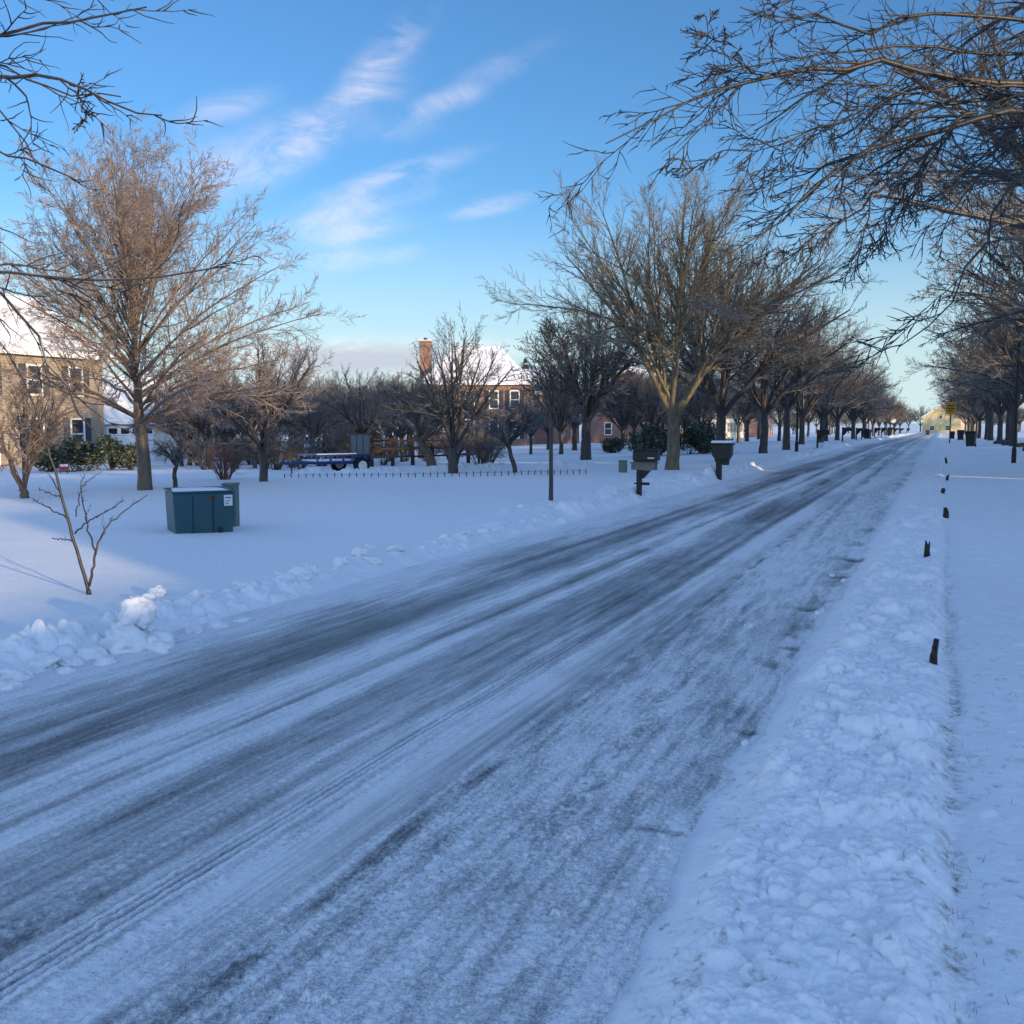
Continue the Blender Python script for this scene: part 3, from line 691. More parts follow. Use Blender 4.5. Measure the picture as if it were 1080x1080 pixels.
custom_tree('bare_tree', 'near bare tree reaching in from the right edge with long dark drooping branches', (tx, ty, tz),
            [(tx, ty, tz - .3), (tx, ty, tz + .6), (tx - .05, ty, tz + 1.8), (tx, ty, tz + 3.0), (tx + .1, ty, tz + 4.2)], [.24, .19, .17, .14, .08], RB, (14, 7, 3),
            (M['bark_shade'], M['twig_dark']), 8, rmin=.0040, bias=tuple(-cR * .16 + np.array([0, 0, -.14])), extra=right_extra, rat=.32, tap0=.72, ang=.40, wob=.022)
# left off-frame street tree
lx, ly = -8.2, 3.6; lz = gz1(lx, ly)
def lh(h): return [np.array([lx, ly, lz + h])]
LB = [
 (lh(3.4) + cp([(-150, 60), (0, 36), (36, 28), (78, 18), (120, 14), (153, 8)], 6.6, 6.2), .03, .0045),
 (lh(3.2) + cp([(-150, 70), (0, 80), (40, 84), (78, 88), (119, 106), (171, 124)], 6.6, 6.0), .032, .0045),
 (lh(2.9) + cp([(-150, 130), (0, 158), (31, 171), (67, 184), (90, 190)], 6.8, 6.4), .022, .0045),
 (lh(3.2) + cp([(-120, 60), (0, 60), (20, 75), (45, 100), (80, 100), (130, 100)], 7.0, 6.8), .02, .0045),
 (lh(2.2) + cp([(-150, 270), (0, 288), (52, 293), (104, 296), (171, 293), (240, 278)], 6.6, 6.4), .025, .0045),
 (lh(2.2) + cp([(-120, 250), (0, 301), (23, 329), (39, 355), (49, 381), (70, 420), (106, 459)], 6.4, 6.0), .022, .0045),
 (cp([(47, 293), (78, 314), (117, 350), (145, 373)], 6.5, 6.8), .008, .0045),
 (cp([(78, 88), (88, 110), (90, 135)], 6.3, 6.2), .007, .0045),
 (lh(3.8) + cp([(-150, -60), (-20, -20), (40, 0), (70, 5), (100, -10)], 7.2, 7.0), .03, .0045),
 (lh(3.0) + cp([(-150, 90), (-10, 95), (8, 125), (25, 150), (40, 175)], 6.9, 6.9), .02, .0045),
]
def left_extra(rng):
    Pn = []
    for k in range(12):
        az = rng.uniform(2.0, 4.6); el = rng.uniform(.1, 1.4); l = rng.uniform(2.2, 3.6)
        s = np.array([0, 0, rng.uniform(2.0, 3.2)]); e = s + l * np.array([math.cos(el) * math.cos(az), math.cos(el) * math.sin(az), math.sin(el)])
        Pn.append(smooth_line([s, s * .5 + e * .5 + np.array([0, 0, .3]), e], 22, rng, .02))
    return np.array(Pn), np.tile(np.linspace(.05, .01, 22), (12, 1))
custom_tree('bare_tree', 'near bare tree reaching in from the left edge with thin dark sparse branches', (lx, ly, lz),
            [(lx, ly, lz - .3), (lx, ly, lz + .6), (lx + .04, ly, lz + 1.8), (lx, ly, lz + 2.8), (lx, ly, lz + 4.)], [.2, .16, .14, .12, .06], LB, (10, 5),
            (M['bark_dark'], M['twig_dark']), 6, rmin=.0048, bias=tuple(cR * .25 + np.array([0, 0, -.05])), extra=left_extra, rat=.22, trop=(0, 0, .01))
# thin sapling
p = ground(95, 628); d = float(np.dot(np.array(p) - EYE, cF))
SP = [
 (cp([(93, 622), (86, 595), (75, 560), (62, 511), (54, 485), (44, 449), (36, 428), (28, 407), (8, 372), (-20, 335)], d, d * .97), .016, .004),
 (cp([(94, 618), (97, 600), (103, 578), (111, 555), (130, 540), (155, 522)], d, d * 1.03), .013, .003),
 (cp([(101, 585), (94, 560), (88, 535), (84, 512), (90, 500)], d, d * 1.02), .009, .003),
 (cp([(79, 563), (92, 550), (112, 540), (128, 530), (131, 527)], d, d * .98), .008, .003),
 (cp([(72, 546), (55, 538), (38, 528), (34, 526)], d, d * 1.02), .007, .003),
 (cp([(77, 570), (66, 569), (55, 568)], d, d * .99), .006, .003),
 (cp([(80, 545), (84, 525), (86, 513), (96, 505), (104, 500)], d, d * 1.03), .006, .003),
 (cp([(66, 525), (52, 520), (40, 516)], d, d * .98), .006, .003),
]
custom_tree('sapling', 'thin leafless two-stemmed sapling in the snow near the left edge', tuple(p), [p + Vector((0, 0, -.12)), p + Vector((0, 0, -.04)), p + Vector((-.01, 0, .05))], [.026, .024, .02], SP, (5, 2), (M['twig_dark'], M['twig_dark']), 9, rmin=.0028, rat=.16, t0=.3, wob=.005)

# ------------------------------------------------------------------ houses
def house(name, label, x0, x1, y0, y1, zb, ze, zr, axis, wall, feats, oh=.4, gable=None, trims=True):
    root = thing(name, label, 'house', ((x0 + x1) / 2, (y0 + y1) / 2, zb)); ox, oy = (x0 + x1) / 2, (y0 + y1) / 2
    a, b, c, d_ = x0 - ox, x1 - ox, y0 - oy, y1 - oy; e = ze - zb; r = zr - zb
    w = MB()
    if axis == 'hip': w.box(a, b, c, d_, -.6, e)
    elif axis == 'y':   # ridge runs along y, gables on +-y
        prof = [(a, c, -.6), (b, c, -.6), (b, c, e), (0, c, r), (a, c, e)]; w.poly(prof, (0, d_ - c, 0))
    else:
        prof = [(a, c, -.6), (a, d_, -.6), (a, d_, e), (a, 0, r), (a, c, e)]; w.poly(prof, (b - a, 0, 0))
    w.obj('wall', wall, root)
    rf = MB(); sn = MB(); t = .14
    if axis == 'hip':
        for mb_, o_, za, zc_, th in ((rf, oh, e + .004, r, .14), (sn, oh - .04, e + .15, r + .15, .16)):
            A0 = [(a - o_, c - o_, za), (b + o_, c - o_, za), (b + o_, d_ + o_, za), (a - o_, d_ + o_, za)]; T0 = [(p[0] * .995, p[1] * .995, p[2] + th) for p in A0]
            Rg = [(a * .5, 0, zc_ + th), (b * .36, 0, zc_ + th)]
            mb_.add(A0 + T0 + Rg, [(3, 2, 1, 0), (0, 1, 5, 4), (1, 2, 6, 5), (2, 3, 7, 6), (3, 0, 4, 7), (4, 5, 9, 8), (6, 7, 8, 9), (5, 6, 9), (7, 4, 8)])
    for sgn in (() if axis == 'hip' else (-1, 1)):
        if axis == 'y':
            run = (b if sgn > 0 else -a) + oh; sl = (r - e) / (b); zE = r - sl * run
            rf.poly([(0, c - oh, r + .005), (sgn * run, c - oh, zE + .005), (sgn * run, c - oh, zE + t), (0, c - oh, r + t)], (0, d_ - c + 2 * oh, 0))
            sn.poly([(0, c - oh + .03, r + t + .004), (sgn * (run - .03), c - oh + .03, zE + t + .004), (sgn * (run - .06), c - oh + .03, zE + t + .15), (0, c - oh + .03, r + t + .17)], (0, d_ - c + 2 * oh - .06, 0))
        else:
            run = (d_ if sgn > 0 else -c) + oh; sl = (r - e) / d_; zE = r - sl * run
            rf.poly([(a - oh, 0, r + .005), (a - oh, sgn * run, zE + .005), (a - oh, sgn * run, zE + t), (a - oh, 0, r + t)], (b - a + 2 * oh, 0, 0))
            sn.poly([(a - oh + .03, 0, r + t + .004), (a - oh + .03, sgn * (run - .03), zE + t + .004), (a - oh + .03, sgn * (run - .06), zE + t + .15), (a - oh + .03, 0, r + t + .17)], (b - a + 2 * oh - .06, 0, 0))
    ro = rf.obj('roof', M['white'], root); sn.obj('roof_snow', M['snow'], ro)
    def face(fc, u, z, out):                # a point on a wall face: u along it, out from it
        return {'+x': (b + out, u, z), '-x': (a - out, u, z), '-y': (u, c - out, z), '+y': (u, d_ + out, z)}[fc]
    def slab(mb, fc, u0, u1, z0, z1, o0, o1):
        p, q = face(fc, u0, z0, o0), face(fc, u1, z1, o1)
        mb.box(min(p[0], q[0]), max(p[0], q[0]), min(p[1], q[1]), max(p[1], q[1]), min(z0, z1), max(z0, z1))
    for ft in feats:
        k, fc, u, z, ww, hh = ft[:6]
        if k == 'win':
            m = MB(); s = .09
            slab(m, fc, u - ww / 2, u + ww / 2, z, z + s, .002, .06); slab(m, fc, u - ww / 2, u + ww / 2, z + hh - s, z + hh, .002, .06)
            slab(m, fc, u - ww / 2, u - ww / 2 + s, z + s, z + hh - s, .002, .06); slab(m, fc, u + ww / 2 - s, u + ww / 2, z + s, z + hh - s, .002, .06)
            slab(m, fc, u - ww / 2 + s, u + ww / 2 - s, z + hh / 2 - .03, z + hh / 2 + .03, .02, .05)
            wo = m.obj('window', M['white'], root)
            g = MB(); slab(g, fc, u - ww / 2 + s, u + ww / 2 - s, z + s, z + hh / 2 - .03, .003, .015); slab(g, fc, u - ww / 2 + s, u + ww / 2 - s, z + hh / 2 + .03, z + hh - s, .003, .015)
            g.obj('pane', M['glass'], wo)
            if len(ft) > 6:
                for sg in (-1, 1):
                    m = MB(); c0 = u + sg * (ww / 2 + .04 + ft[6] / 2)
                    slab(m, fc, c0 - ft[6] / 2, c0 + ft[6] / 2, z, z + hh, .002, .05)
                    for q in range(6): slab(m, fc, c0 - ft[6] / 2 + .04, c0 + ft[6] / 2 - .04, z + .08 + q * (hh - .16) / 6, z + .08 + (q + .7) * (hh - .16) / 6, .051, .062)
                    m.obj('shutter', M['shutter'], root)
        elif k == 'door':
            m = MB(); slab(m, fc, u - ww / 2, u + ww / 2, z, z + hh, .002, .05)
            dd_ = m.obj('door', ft[6], root); m = MB()
            slab(m, fc, u - ww / 2 - .12, u - ww / 2 - .004, z, z + hh + .12, .002, .07); slab(m, fc, u + ww / 2 + .004, u + ww / 2 + .12, z, z + hh + .12, .002, .07); slab(m, fc, u - ww / 2 - .004, u + ww / 2 + .004, z + hh + .004, z + hh + .12, .002, .07)
            m.obj('door_frame', M['white'], dd_)
        elif k == 'garage':
            m = MB(); 
            for q in range(4): slab(m, fc, u - ww / 2, u + ww / 2, z + q * hh / 4 + .01, z + (q + 1) * hh / 4 - .01, .002, .05)
            go = m.obj('garage_door', M['white'], root); m = MB(); nq = 4
            for q in range(nq):
                cu = u - ww / 2 + ww * (q + .5) / nq; slab(m, fc, cu - ww / nq * .34, cu + ww / nq * .34, z + hh * .79, z + hh * .93, .052, .06)
            m.obj('pane', M['glass'], go)
        elif k == 'chimney':                # u,z: foot in plan (local), ww: side, hh: top
            px_, py_ = u, z
            m = MB(); m.box(px_ - ww / 2, px_ + ww / 2, py_ - ww * .4, py_ + ww * .4, -.5, hh)
            m.box(px_ - ww / 2 - .06, px_ + ww / 2 + .06, py_ - ww * .4 - .06, py_ + ww * .4 + .06, hh + .002, hh + .14)
            co = m.obj('chimney', M['brick'], root)
            m = MB(); m.tube([(px_ - .0, py_, hh + .142), (px_, py_, hh + .42)], .16, 10); m.obj('flue', M['shutter'], co)
            m = MB(); m.box(px_ - ww / 2 - .05, px_ + ww / 2 + .05, py_ - ww * .4 - .05, py_ + ww * .4 + .05, hh + .145, hh + .2); m.obj('chimney_snow', M['snow'], co)
    return root
# tan colonial at the left edge with its lower garage wing
wf = []
for u in (-7.2, -4.4, -1.6, 1.2, 4.0, 6.6):
    wf.append(('win', '+x', u, 3.7, .95, 1.55, .38))
    if u != 1.2: wf.append(('win', '+x', u, .95, .95, 1.65, .38))
wf.append(('door', '+x', 1.2, .25, 1.0, 2.1, M['shutter'])); wf.append(('chimney', '', -2.5, 9.1, 1.1, 8.8))
house('house', 'tan two-storey house with dark shutters half hidden behind twigs at the left edge', -51.5, -41.5, 24.5, 41.4, -.75, 5.15, 8.2, 'y', M['siding_tan'], wf[:-1])
house('garage', 'low cream garage wing with dark door windows behind the big left trunk', -50., -42., 41.42, 51., -.75, 1.75, 4.1, 'y', M['siding'],
      [('garage', '+x', -2.4, .0, 3.6, 2.2), ('win', '+x', 2.2, .9, .8, 1.0)])
# brick house with white gable and tall chimney
hf2 = [('chimney', '', -4.85, -1.2, .95, 9.3)]
for u in (-2.6, -.4, 1.7, 3.5): hf2 += [('win', '-y', u, 3.35, .85, 1.6, .34), ('win', '-y', u, .8, .85, 1.7, .34)]
for u in (-2.2, 1.8): hf2 += [('win', '+x', u, 3.35, .85, 1.6, .34), ('win', '+x', u, .8, .85, 1.7, .34)]
q = at(508, 470, 91)
b2 = house('brick_house', 'red brick house with a broad sunlit snowy hip roof and a tall brick chimney', q[0] - 4.4, q[0] + 4.4, q[1] - 4, q[1] + 4, -.6, 4.8, 8.1, 'hip', M['brick'], hf2)
b2.rotation_euler = (0, 0, R(16))
house('brick_house', 'small brick wing with a front gable joined to the right of the chimney house', -39.5, -34.2, 90.9, 98., -.6, 4.4, 6.6, 'x', M['brick'],
      [('win', '+x', -1.4, 3.0, 1.0, 1.5, .36), ('win', '+x', -1.4, .8, 1.0, 1.5, .36), ('win', '+x', 1.6, .8, 1.0, 1.5), ('win', '-y', .8, 3., .9, 1.4)])
# houses further along the left side
for k, (x, y, mt, lab) in enumerate([(-34, 122, 'brick', 'red brick house glimpsed between the trunks behind the second mailbox'), (-33, 150, 'siding', 'cream house partly hidden behind the left street trees'), (-34, 186, 'brick', 'far brick house deep behind the left street trees')]):
    house('house', lab, x - 5, x + 5, y - 7, y + 7, gz1(x, y), gz1(x, y) + 5.4, gz1(x, y) + 8.6, 'y', M[mt], [('win', '+x', u, z, .95, 1.5, .36) for u in (-5, -2.4, .2, 2.8, 5.2) for z in (.9, 3.6)] + [('win', '-y', u, z, .95, 1.5) for u in (-2.5, 2.2) for z in (.9, 3.6)])
# pale house closing the street
fh = house('house', 'pale yellow sunlit house closing the far end of the street', -4.6, 4.6, 286, 296, -1.6, 2.9, 6.0, 'y', M['siding_yellow'], [('win', '-y', u, 1.0, 1.2, 1.3) for u in (-2.2, 1.5)] + [('win', '-y', -.2, 4.0, .9, 1.0)])
house('house', 'taller pale wing with a snowy roof behind the yellow house at the street end', 2.0, 9.5, 296.2, 306, -1.6, 7.2, 10.2, 'y', M['siding'], [('win', '-y', -1.5, 5.6, 1., 1.2), ('win', '-y', 1.5, 5.6, 1., 1.2)])
# houses across the way on the right, outside the frame: they throw the street into shade
for k, (y0, y1, ze, zr, mt) in enumerate([(-52, -36, 5.6, 8.6, 'brick'), (-34, -16.5, 5.6, 8.4, 'siding'), (-5.2, 4.2, 4.9, 7.3, 'brick'), (5.2, 16.9, 4.8, 7.0, 'siding_tan'), (20.75, 36, 4.8, 7.2, 'brick'), (38, 54, 4.8, 7.4, 'siding'), (58, 72, 5., 7.6, 'brick'), (76, 92, 5., 7.6, 'siding_tan'), (98, 114, 5.2, 8, 'brick')]):
    zb = gz1(27, (y0 + y1) / 2)
    hs_ = house('house', 'two-storey house with a snowy roof across the lawns beyond the right frame edge', 25, 32, y0, y1, zb, zb + ze, zb + zr, 'y', M[mt],
          [('win', '-x', u, z, .95, 1.5, .36) for u in (-3.6, 3.6) for z in (.9, 3.2)] + [('door', '-x', 0, .2, 1., 2.1, M['shutter'])]); hs_['group'] = 'houses beyond the right frame edge'
house('garage', 'unseen gabled wing added beyond the right frame edge to shade part of the lawn', 25.3, 31.7, -7.6, -5.3, gz1(27, -10), gz1(27, -10) + 3.3, gz1(27, -10) + 5.95, 'y', M['siding'], [('win', '-x', 0, 1., .9, 1.4)])  # added out of view; ridge height sets where the left lawn turns sunlit
house('garage', 'unseen low garage added beyond the right frame edge to block the low sun', 25.3, 31.7, -16.3, -7.66, gz1(27, -10), gz1(27, -10) + 2.7, gz1(27, -10) + 4.75, 'y', M['siding'], [('garage', '-x', 0, .0, 4., 2.2)])  # added out of view in the gap to keep low sun off the road

# ------------------------------------------------------------------ utility boxes
pa = ground(184, 563.5); pb = ground(247, 560.5); ctr = (pa + pb) / 2; ang = math.atan2(pb.y - pa.y, pb.x - pa.x); W = (pb - pa).length * 1.02
t = thing('utility_cabinet', 'teal transformer cabinet with rust spot and white label half buried on the left lawn', 'cabinet', (ctr.x, ctr.y, ctr.z), ang)
ang -= .22; hW = W / 2; hh = .56
m = MB(); m.poly([(-hW + .03, 0, -.2), (hW - .03, 0, -.2), (hW, 0, hh), (-hW, 0, hh)], (0, .62, 0)); bd = m.obj('body', M['teal'], t, .012)
m = MB(); m.poly([(-hW - .015, -.02, hh - .0), (hW + .015, -.02, hh), (hW + .015, .64, hh + .02), (-hW - .015, .64, hh + .02)][:4], (0, 0, .028)); m.obj('lid', M['teal'], t, .006)
m = MB(); m.box(-hW * .38, -hW * .36, -.010, -.002, -.1, hh - .04); m.box(hW * .28, hW * .31, -.012, -.002, -.1, hh - .05); m.obj('door_seam', M['black'], t)
m = MB(); m.box(hW * .66, hW * .94, -.012, -.003, hh * .66, hh * .93); m.obj('label_plate', M['label'], t)
m = MB(); m.box(hW * .70, hW * .90, -.0155, -.0125, hh * .85, hh * .88); m.box(hW * .70, hW * .86, -.0155, -.0125, hh * .77, hh * .79); m.box(hW * .70, hW * .82, -.0155, -.0125, hh * .71, hh * .73); m.obj('label_print', M['sage'], t)
m = MB(); m.poly([(hW * .17, -.009, hh * .86), (hW * .22, -.009, hh * .82), (hW * .40, -.009, hh * .83), (hW * .42, -.009, hh * .90), (hW * .34, -.009, hh * .93), (hW * .2, -.009, hh * .92)], (0, .006, 0)); m.obj('rust_patch', M['rust'], t)
m = MB(); m.box(hW * .46, hW * .58, -.05, -.003, -.02, .07); m.obj('latch', M['black'], t, .008)
rng = np.random.default_rng(4)
gx, gy = np.meshgrid(np.linspace(-hW * .98, hW * .85, 34), np.linspace(0, .62, 18)); zz = hh + .029 + .02 * np.clip(np.minimum(np.minimum(gx + hW * .98, hW * .85 - gx) / .12, np.minimum(gy, .62 - gy) / .08), 0, 1)**.5 * (.6 + .6 * fbm(gx * 6, gy * 6, 3))
ii = np.arange(34 * 18).reshape(18, 34); Q_ = np.stack([ii[:-1, :-1], ii[:-1, 1:], ii[1:, 1:], ii[1:, :-1]], -1).reshape(-1, 4)
link('snow_cap', npmesh('snow_cap', np.stack([gx, gy, zz], -1).reshape(-1, 3), Q_, M['snow']), t)
q = at(244, 545, float(np.dot(np.array(pb) - EYE, cF)) + .75)
t = thing('utility_pedestal', 'tall sage green utility pedestal standing behind the teal cabinet', 'pedestal', (q[0], q[1], gz1(q[0], q[1])), .35)
m = MB(); m.box(-.10, .10, -.09, .09, -.2, .60); m.obj('body', M['sage'], t, .012)
m = MB(); m.box(-.11, .11, -.10, .10, .602, .64); m.obj('cap', M['sage'], t, .01)
m = MB(); m.box(.035, .06, -.096, -.091, .1, .57); m.obj('slot', M['black'], t)
q = ground(657, 498.)
t = thing('utility_pedestal', 'small green utility box in the snow left of the first mailbox', 'pedestal', (q.x, q.y, q.z), -.3)
m = MB(); m.box(-.1, .1, -.1, .1, -.1, .34); m.obj('body', M['sage'], t, .012)
m = MB(); m.box(-.11, .11, -.11, .11, .342, .37); m.obj('cap', M['sage'], t, .008)

# ------------------------------------------------------------------ blue trailer
pl = at(333, 506, 32.5); pr = at(392, 504, 33.5)
ctr = (pl + pr) / 2; ctr[2] = gz1(ctr[0], ctr[1]) - .08; ang = math.atan2(pr[1] - pl[1], pr[0] - pl[0]); Lh = np.linalg.norm((pr - pl)[:2]) / 2
t = thing('utility_trailer', 'blue flatbed utility trailer with a raised mesh ramp parked beyond the left lawn', 'trailer', tuple(ctr), ang + .12)
z0 = .34
m = MB(); m.box(-Lh, Lh, 0, .08, z0, z0 + .10); m.box(-Lh, Lh, 1.32, 1.40, z0, z0 + .10); m.box(-Lh, -Lh + .08, .081, 1.319, z0, z0 + .1); m.box(Lh - .08, Lh, .081, 1.319, z0, z0 + .1)
m.box(-Lh, Lh, .0, .05, z0 + .26, z0 + .32); m.box(-Lh, Lh, 1.35, 1.40, z0 + .26, z0 + .32)
for k in range(5):
    x = -Lh + .03 + k * (2 * Lh - .06) / 4
    m.box(x - .025, x + .025, .0025, .0475, z0 + .102, z0 + .258); m.box(x - .025, x + .025, 1.3525, 1.3975, z0 + .102, z0 + .258)
m.obj('frame', M['blue'], t, .006)
m = MB(); m.box(-Lh + .085, Lh - .085, .085, 1.315, z0 + .03, z0 + .07); m.obj('deck', M['wood'], t)
m = MB(); m.box(-Lh + .1, Lh * .8, .10, 1.30, z0 + .072, z0 + .13); m.box(-Lh, Lh * .5, .005, .045, z0 + .322, z0 + .35); m.obj('deck_snow', M['snow'], t, .02)
m = MB(); m.box(-Lh, Lh * .35, -.012, -.002, z0 + .02, z0 + .09); m.obj('side_board', M['blue'], t)
rp = MB()
for k in range(4): rp.box(Lh + .01, Lh + .05, .02 + k * .44, .06 + k * .44, z0, z0 + .98)
rp.box(Lh + .012, Lh + .048, .061, 1.339, z0 + .94, z0 + .98); rp.box(Lh + .012, Lh + .048, .061, 1.339, z0, z0 + .04)
ro = rp.obj('ramp', M['shutter'], t)
m = MB(); m.box(Lh + .022, Lh + .036, .065, 1.335, z0 + .045, z0 + .935); m.obj('ramp_mesh', M['mesh'], ro)
for yy in (-.17, 1.43):
    m = MB(); m.tube([(Lh * .62, yy, .28), (Lh * .62, yy + .15, .28)], .28, 20); wo = m.obj('wheel', M['rubber'], t, .02)
    m = MB(); m.tube([(Lh * .62, yy - .012, .28), (Lh * .62, yy + .03, .28)], .16, 16); m.tube([(Lh * .62, yy + .12, .28), (Lh * .62, yy + .162, .28)], .16, 16); ri = m.obj('rim', M['white'], wo)
    m = MB(); m.poly([(Lh * .62 - .38, yy - .01, .42), (Lh * .62 - .25, yy - .01, .60), (Lh * .62 + .25, yy - .01, .60), (Lh * .62 + .38, yy - .01, .42), (Lh * .62 + .34, yy - .01, .42), (Lh * .62 + .23, yy - .01, .57), (Lh * .62 - .23, yy - .01, .57), (Lh * .62 - .34, yy - .01, .42)], (0, .18, 0)); m.obj('fender', M['blue'], t)
m = MB(); m.tube([(-Lh, .2, z0 + .04), (-Lh - .75, .7, z0 + .04)], .035, 6); m.tube([(-Lh, 1.2, z0 + .04), (-Lh - .75, .7, z0 + .04)], .035, 6); m.tube([(-Lh - .7, .7, z0 + .04), (-Lh - .95, .7, z0 + .06)], .05, 8); m.obj('tongue', M['blue'], t)
m = MB(); m.tube([(-Lh - .55, .7, -.02), (-Lh - .55, .7, .6)], .025, 8); m.obj('jack', M['shutter'], t)
# ------------------------------------------------------------------ fences
pts = [ground(300, 504.5), ground(430, 503.5), ground(520, 501.5), ground(618, 499.5)]
t = thing('border_fence', 'low border fence of short stakes and wire along the far edge of the left lawn', 'fence', tuple(pts[0]))
lp = resample([np.array(p) for p in pts], 44); l0 = np.array(pts[0]); me = None
for k, q in enumerate(lp):
    if me is None:
        m = MB(); m.tube([(0, 0, -.15), (.0, 0, .13)], [.015, .012], 6); o = m.obj('post', M['wood'], t); me = o.data
    else: o = link('post', me, t)
    o.location = (q[0] - l0[0], q[1] - l0[1], gz1(q[0], q[1]) - l0[2]); o.rotation_euler = (rnd.uniform(-.15, .15), rnd.uniform(-.15, .15), 0)
m = MB(); m.tube([tuple(np.array([q[0], q[1], gz1(q[0], q[1]) + .09]) - l0) for q in lp], .004, 4); m.obj('wire', M['wood_grey'], t)
def rail_fence(label, A, B, n, mt):
    A = np.array(A); B = np.array(B); t = thing('rail_fence', label, 'fence', (A[0], A[1], gz1(A[0], A[1]))); za = gz1(A[0], A[1]); me = None
    for k in range(n + 1):
        q = A + (B - A) * k / n; m = MB(); z = gz1(q[0], q[1]) - za
        m.box(-.06, .06, -.06, .06, -.3, 1.12); 
        if me is None: o = m.obj('post', mt, t, .01); me = o.data
        else: o = link('post', me, t)
        o.location = (q[0] - A[0], q[1] - A[1], z); o.rotation_euler = (rnd.uniform(-.04, .04), rnd.uniform(-.04, .04), rnd.uniform(-.3, .3))
        if k:
            for hz_ in (.35, .68, .98):
                m = MB(); m.tube([(q0[0] - A[0], q0[1] - A[1], zp + hz_), (q[0] - A[0], q[1] - A[1], z + hz_ + rnd.uniform(-.04, .04))], .042, 6); m.obj('rail', mt, t)
        q0 = q; zp = z
rail_fence('dark split-rail fence running right from behind the blue trailer', at(392, 480, 39)[:2], at(512, 480, 44)[:2], 6, M['stake'])
rail_fence('grey rail fence behind the low spreading grey tree', at(222, 480, 39)[:2], at(335, 480, 41)[:2], 5, M['wood_grey'])
# a red and white object among the shrubs by the tan house
q = at(68, 506, 37); q = (q[0], q[1], gz1(q[0], q[1]))
t = thing('yard_sign', 'small red yard sign with a pale panel among the shrubs by the tan house', 'sign', tuple(q), 1.0)
m = MB(); m.box(-.17, .17, -.015, .015, .12, .36); m.obj('panel', M['red'], t, .005)
m = MB(); m.box(-.13, .13, -.022, -.016, .26, .35); m.obj('pale_panel', M['white'], t)
for sx in (-.12, .12): m = MB(); m.box(sx - .012, sx + .012, -.012, .012, -.1, .118); m.obj('leg', M['black'], t)

# ------------------------------------------------------------------ mailboxes
def arch(L0, L1, w, h, n=10):            # mailbox shell along x
    pr = [(-w / 2, 0), (w / 2, 0), (w / 2, h - w / 2)] + [(w / 2 * math.cos(a), h - w / 2 + w / 2 * math.sin(a)) for a in np.linspace(0, math.pi, n)][1:-1] + [(-w / 2, h - w / 2)]
    m = MB(); m.poly([(L0, y, z) for y, z in pr], (L1 - L0, 0, 0)); return m
q = ground(674, 524)
t = thing('mailbox', 'black mailbox with a pale newspaper tray on a dark post, nearest the camera', 'mailbox', tuple(q))
m = MB(); m.box(-.05, .05, -.05, .05, -.3, 1.16); m.tube([(0, 0, 1.16), (0, 0, 1.2), (0, 0, 1.25), (0, 0, 1.31)], [.03, .055, .05, .008], 8); m.obj('post', M['black'], t, .006)
a_ = arch(-.12, .42, .2, .23); a_.v = [(x, y, z + .80) for x, y, z in a_.v]; bx = a_.obj('box', M['black'], t, .006)
m = MB(); m.box(.2, .34, -.104, -.101, .835, .862); m.obj('number_plate', M['label'], bx)
m = MB(); m.box(-.10, .36, -.10, .10, .76, .795); m.obj('shelf', M['black'], t)
m = MB(); m.box(-.15, .36, -.10, .10, .60, .755); m.box(-.19, .40, -.12, .12, .735, .7585); m.obj('newspaper_tray', M['wood_grey'], t, .006)
m = MB(); m.poly([(.051, -.03, .42), (.10, -.03, .42), (.25, -.03, .59), (.05, -.03, .59)], (0, .06, 0)); m.obj('bracket', M['black'], t)
m = MB(); m.box(-.12, -.051, -.02, .02, .30, .33); m.box(.051, .22, -.025, .025, .28, .34); m.obj('lower_arm', M['black'], t, .01)
q = ground(758, 505)
t = thing('mailbox', 'boxy black mailbox capped with snow on a thick post, second from the camera', 'mailbox', tuple(q))
m = MB(); m.box(-.075, .075, -.075, .075, -.3, .66); m.obj('post', M['black'], t, .008)
m = MB(); m.poly([(-.18, -.16, .74), (-.08, -.16, .60), (.28, -.16, .60), (.36, -.16, .74), (.36, -.16, 1.02), (-.18, -.16, 1.02)], (0, .32, 0)); m.obj('box', M['black'], t, .01)
m = MB(); m.poly([(.08, -.05, .6), (.1, -.05, .45), (.27, -.05, .45), (.29, -.05, .6)], (0, .1, 0)); m.obj('bracket', M['black'], t, .01)
m = MB(); m.box(-.22, .40, -.19, .19, 1.022, 1.05); m.obj('lid', M['black'], t, .008)
m = MB(); m.box(-.20, .38, -.17, .17, 1.05, 1.12); m.obj('snow_cap', M['snow'], t, .03)
q = ground(862, 475)
mb3 = thing('mailbox', 'black arched mailbox on a slim post below the first left lamp, third from the camera', 'mailbox', tuple(q), 0, 'mailboxes along the left side')
m = MB(); m.box(-.05, .05, -.05, .05, -.3, 1.15); m.obj('post', M['black'], mb3, .006)
a_ = arch(.051, .60, .22, .26); a_.v = [(x, y, z + .86) for x, y, z in a_.v]; a_.obj('box', M['black'], mb3, .006)
m = MB(); m.poly([(.051, -.03, .55), (.09, -.03, .55), (.35, -.03, .858), (.051, -.03, .858)], (0, .06, 0)); m.obj('bracket', M['black'], mb3)
for k, y in enumerate([78, 92, 99, 116, 128, 144, 160, 178, 196, 214]):
    dup(mb3, (-6.5 + rnd.uniform(-.3, .3), y, gz1(-6.5, y)), rnd.uniform(-.1, .1), rnd.uniform(.95, 1.1), 'dark mailbox far down the left edge of the road', 'mailboxes along the left side')

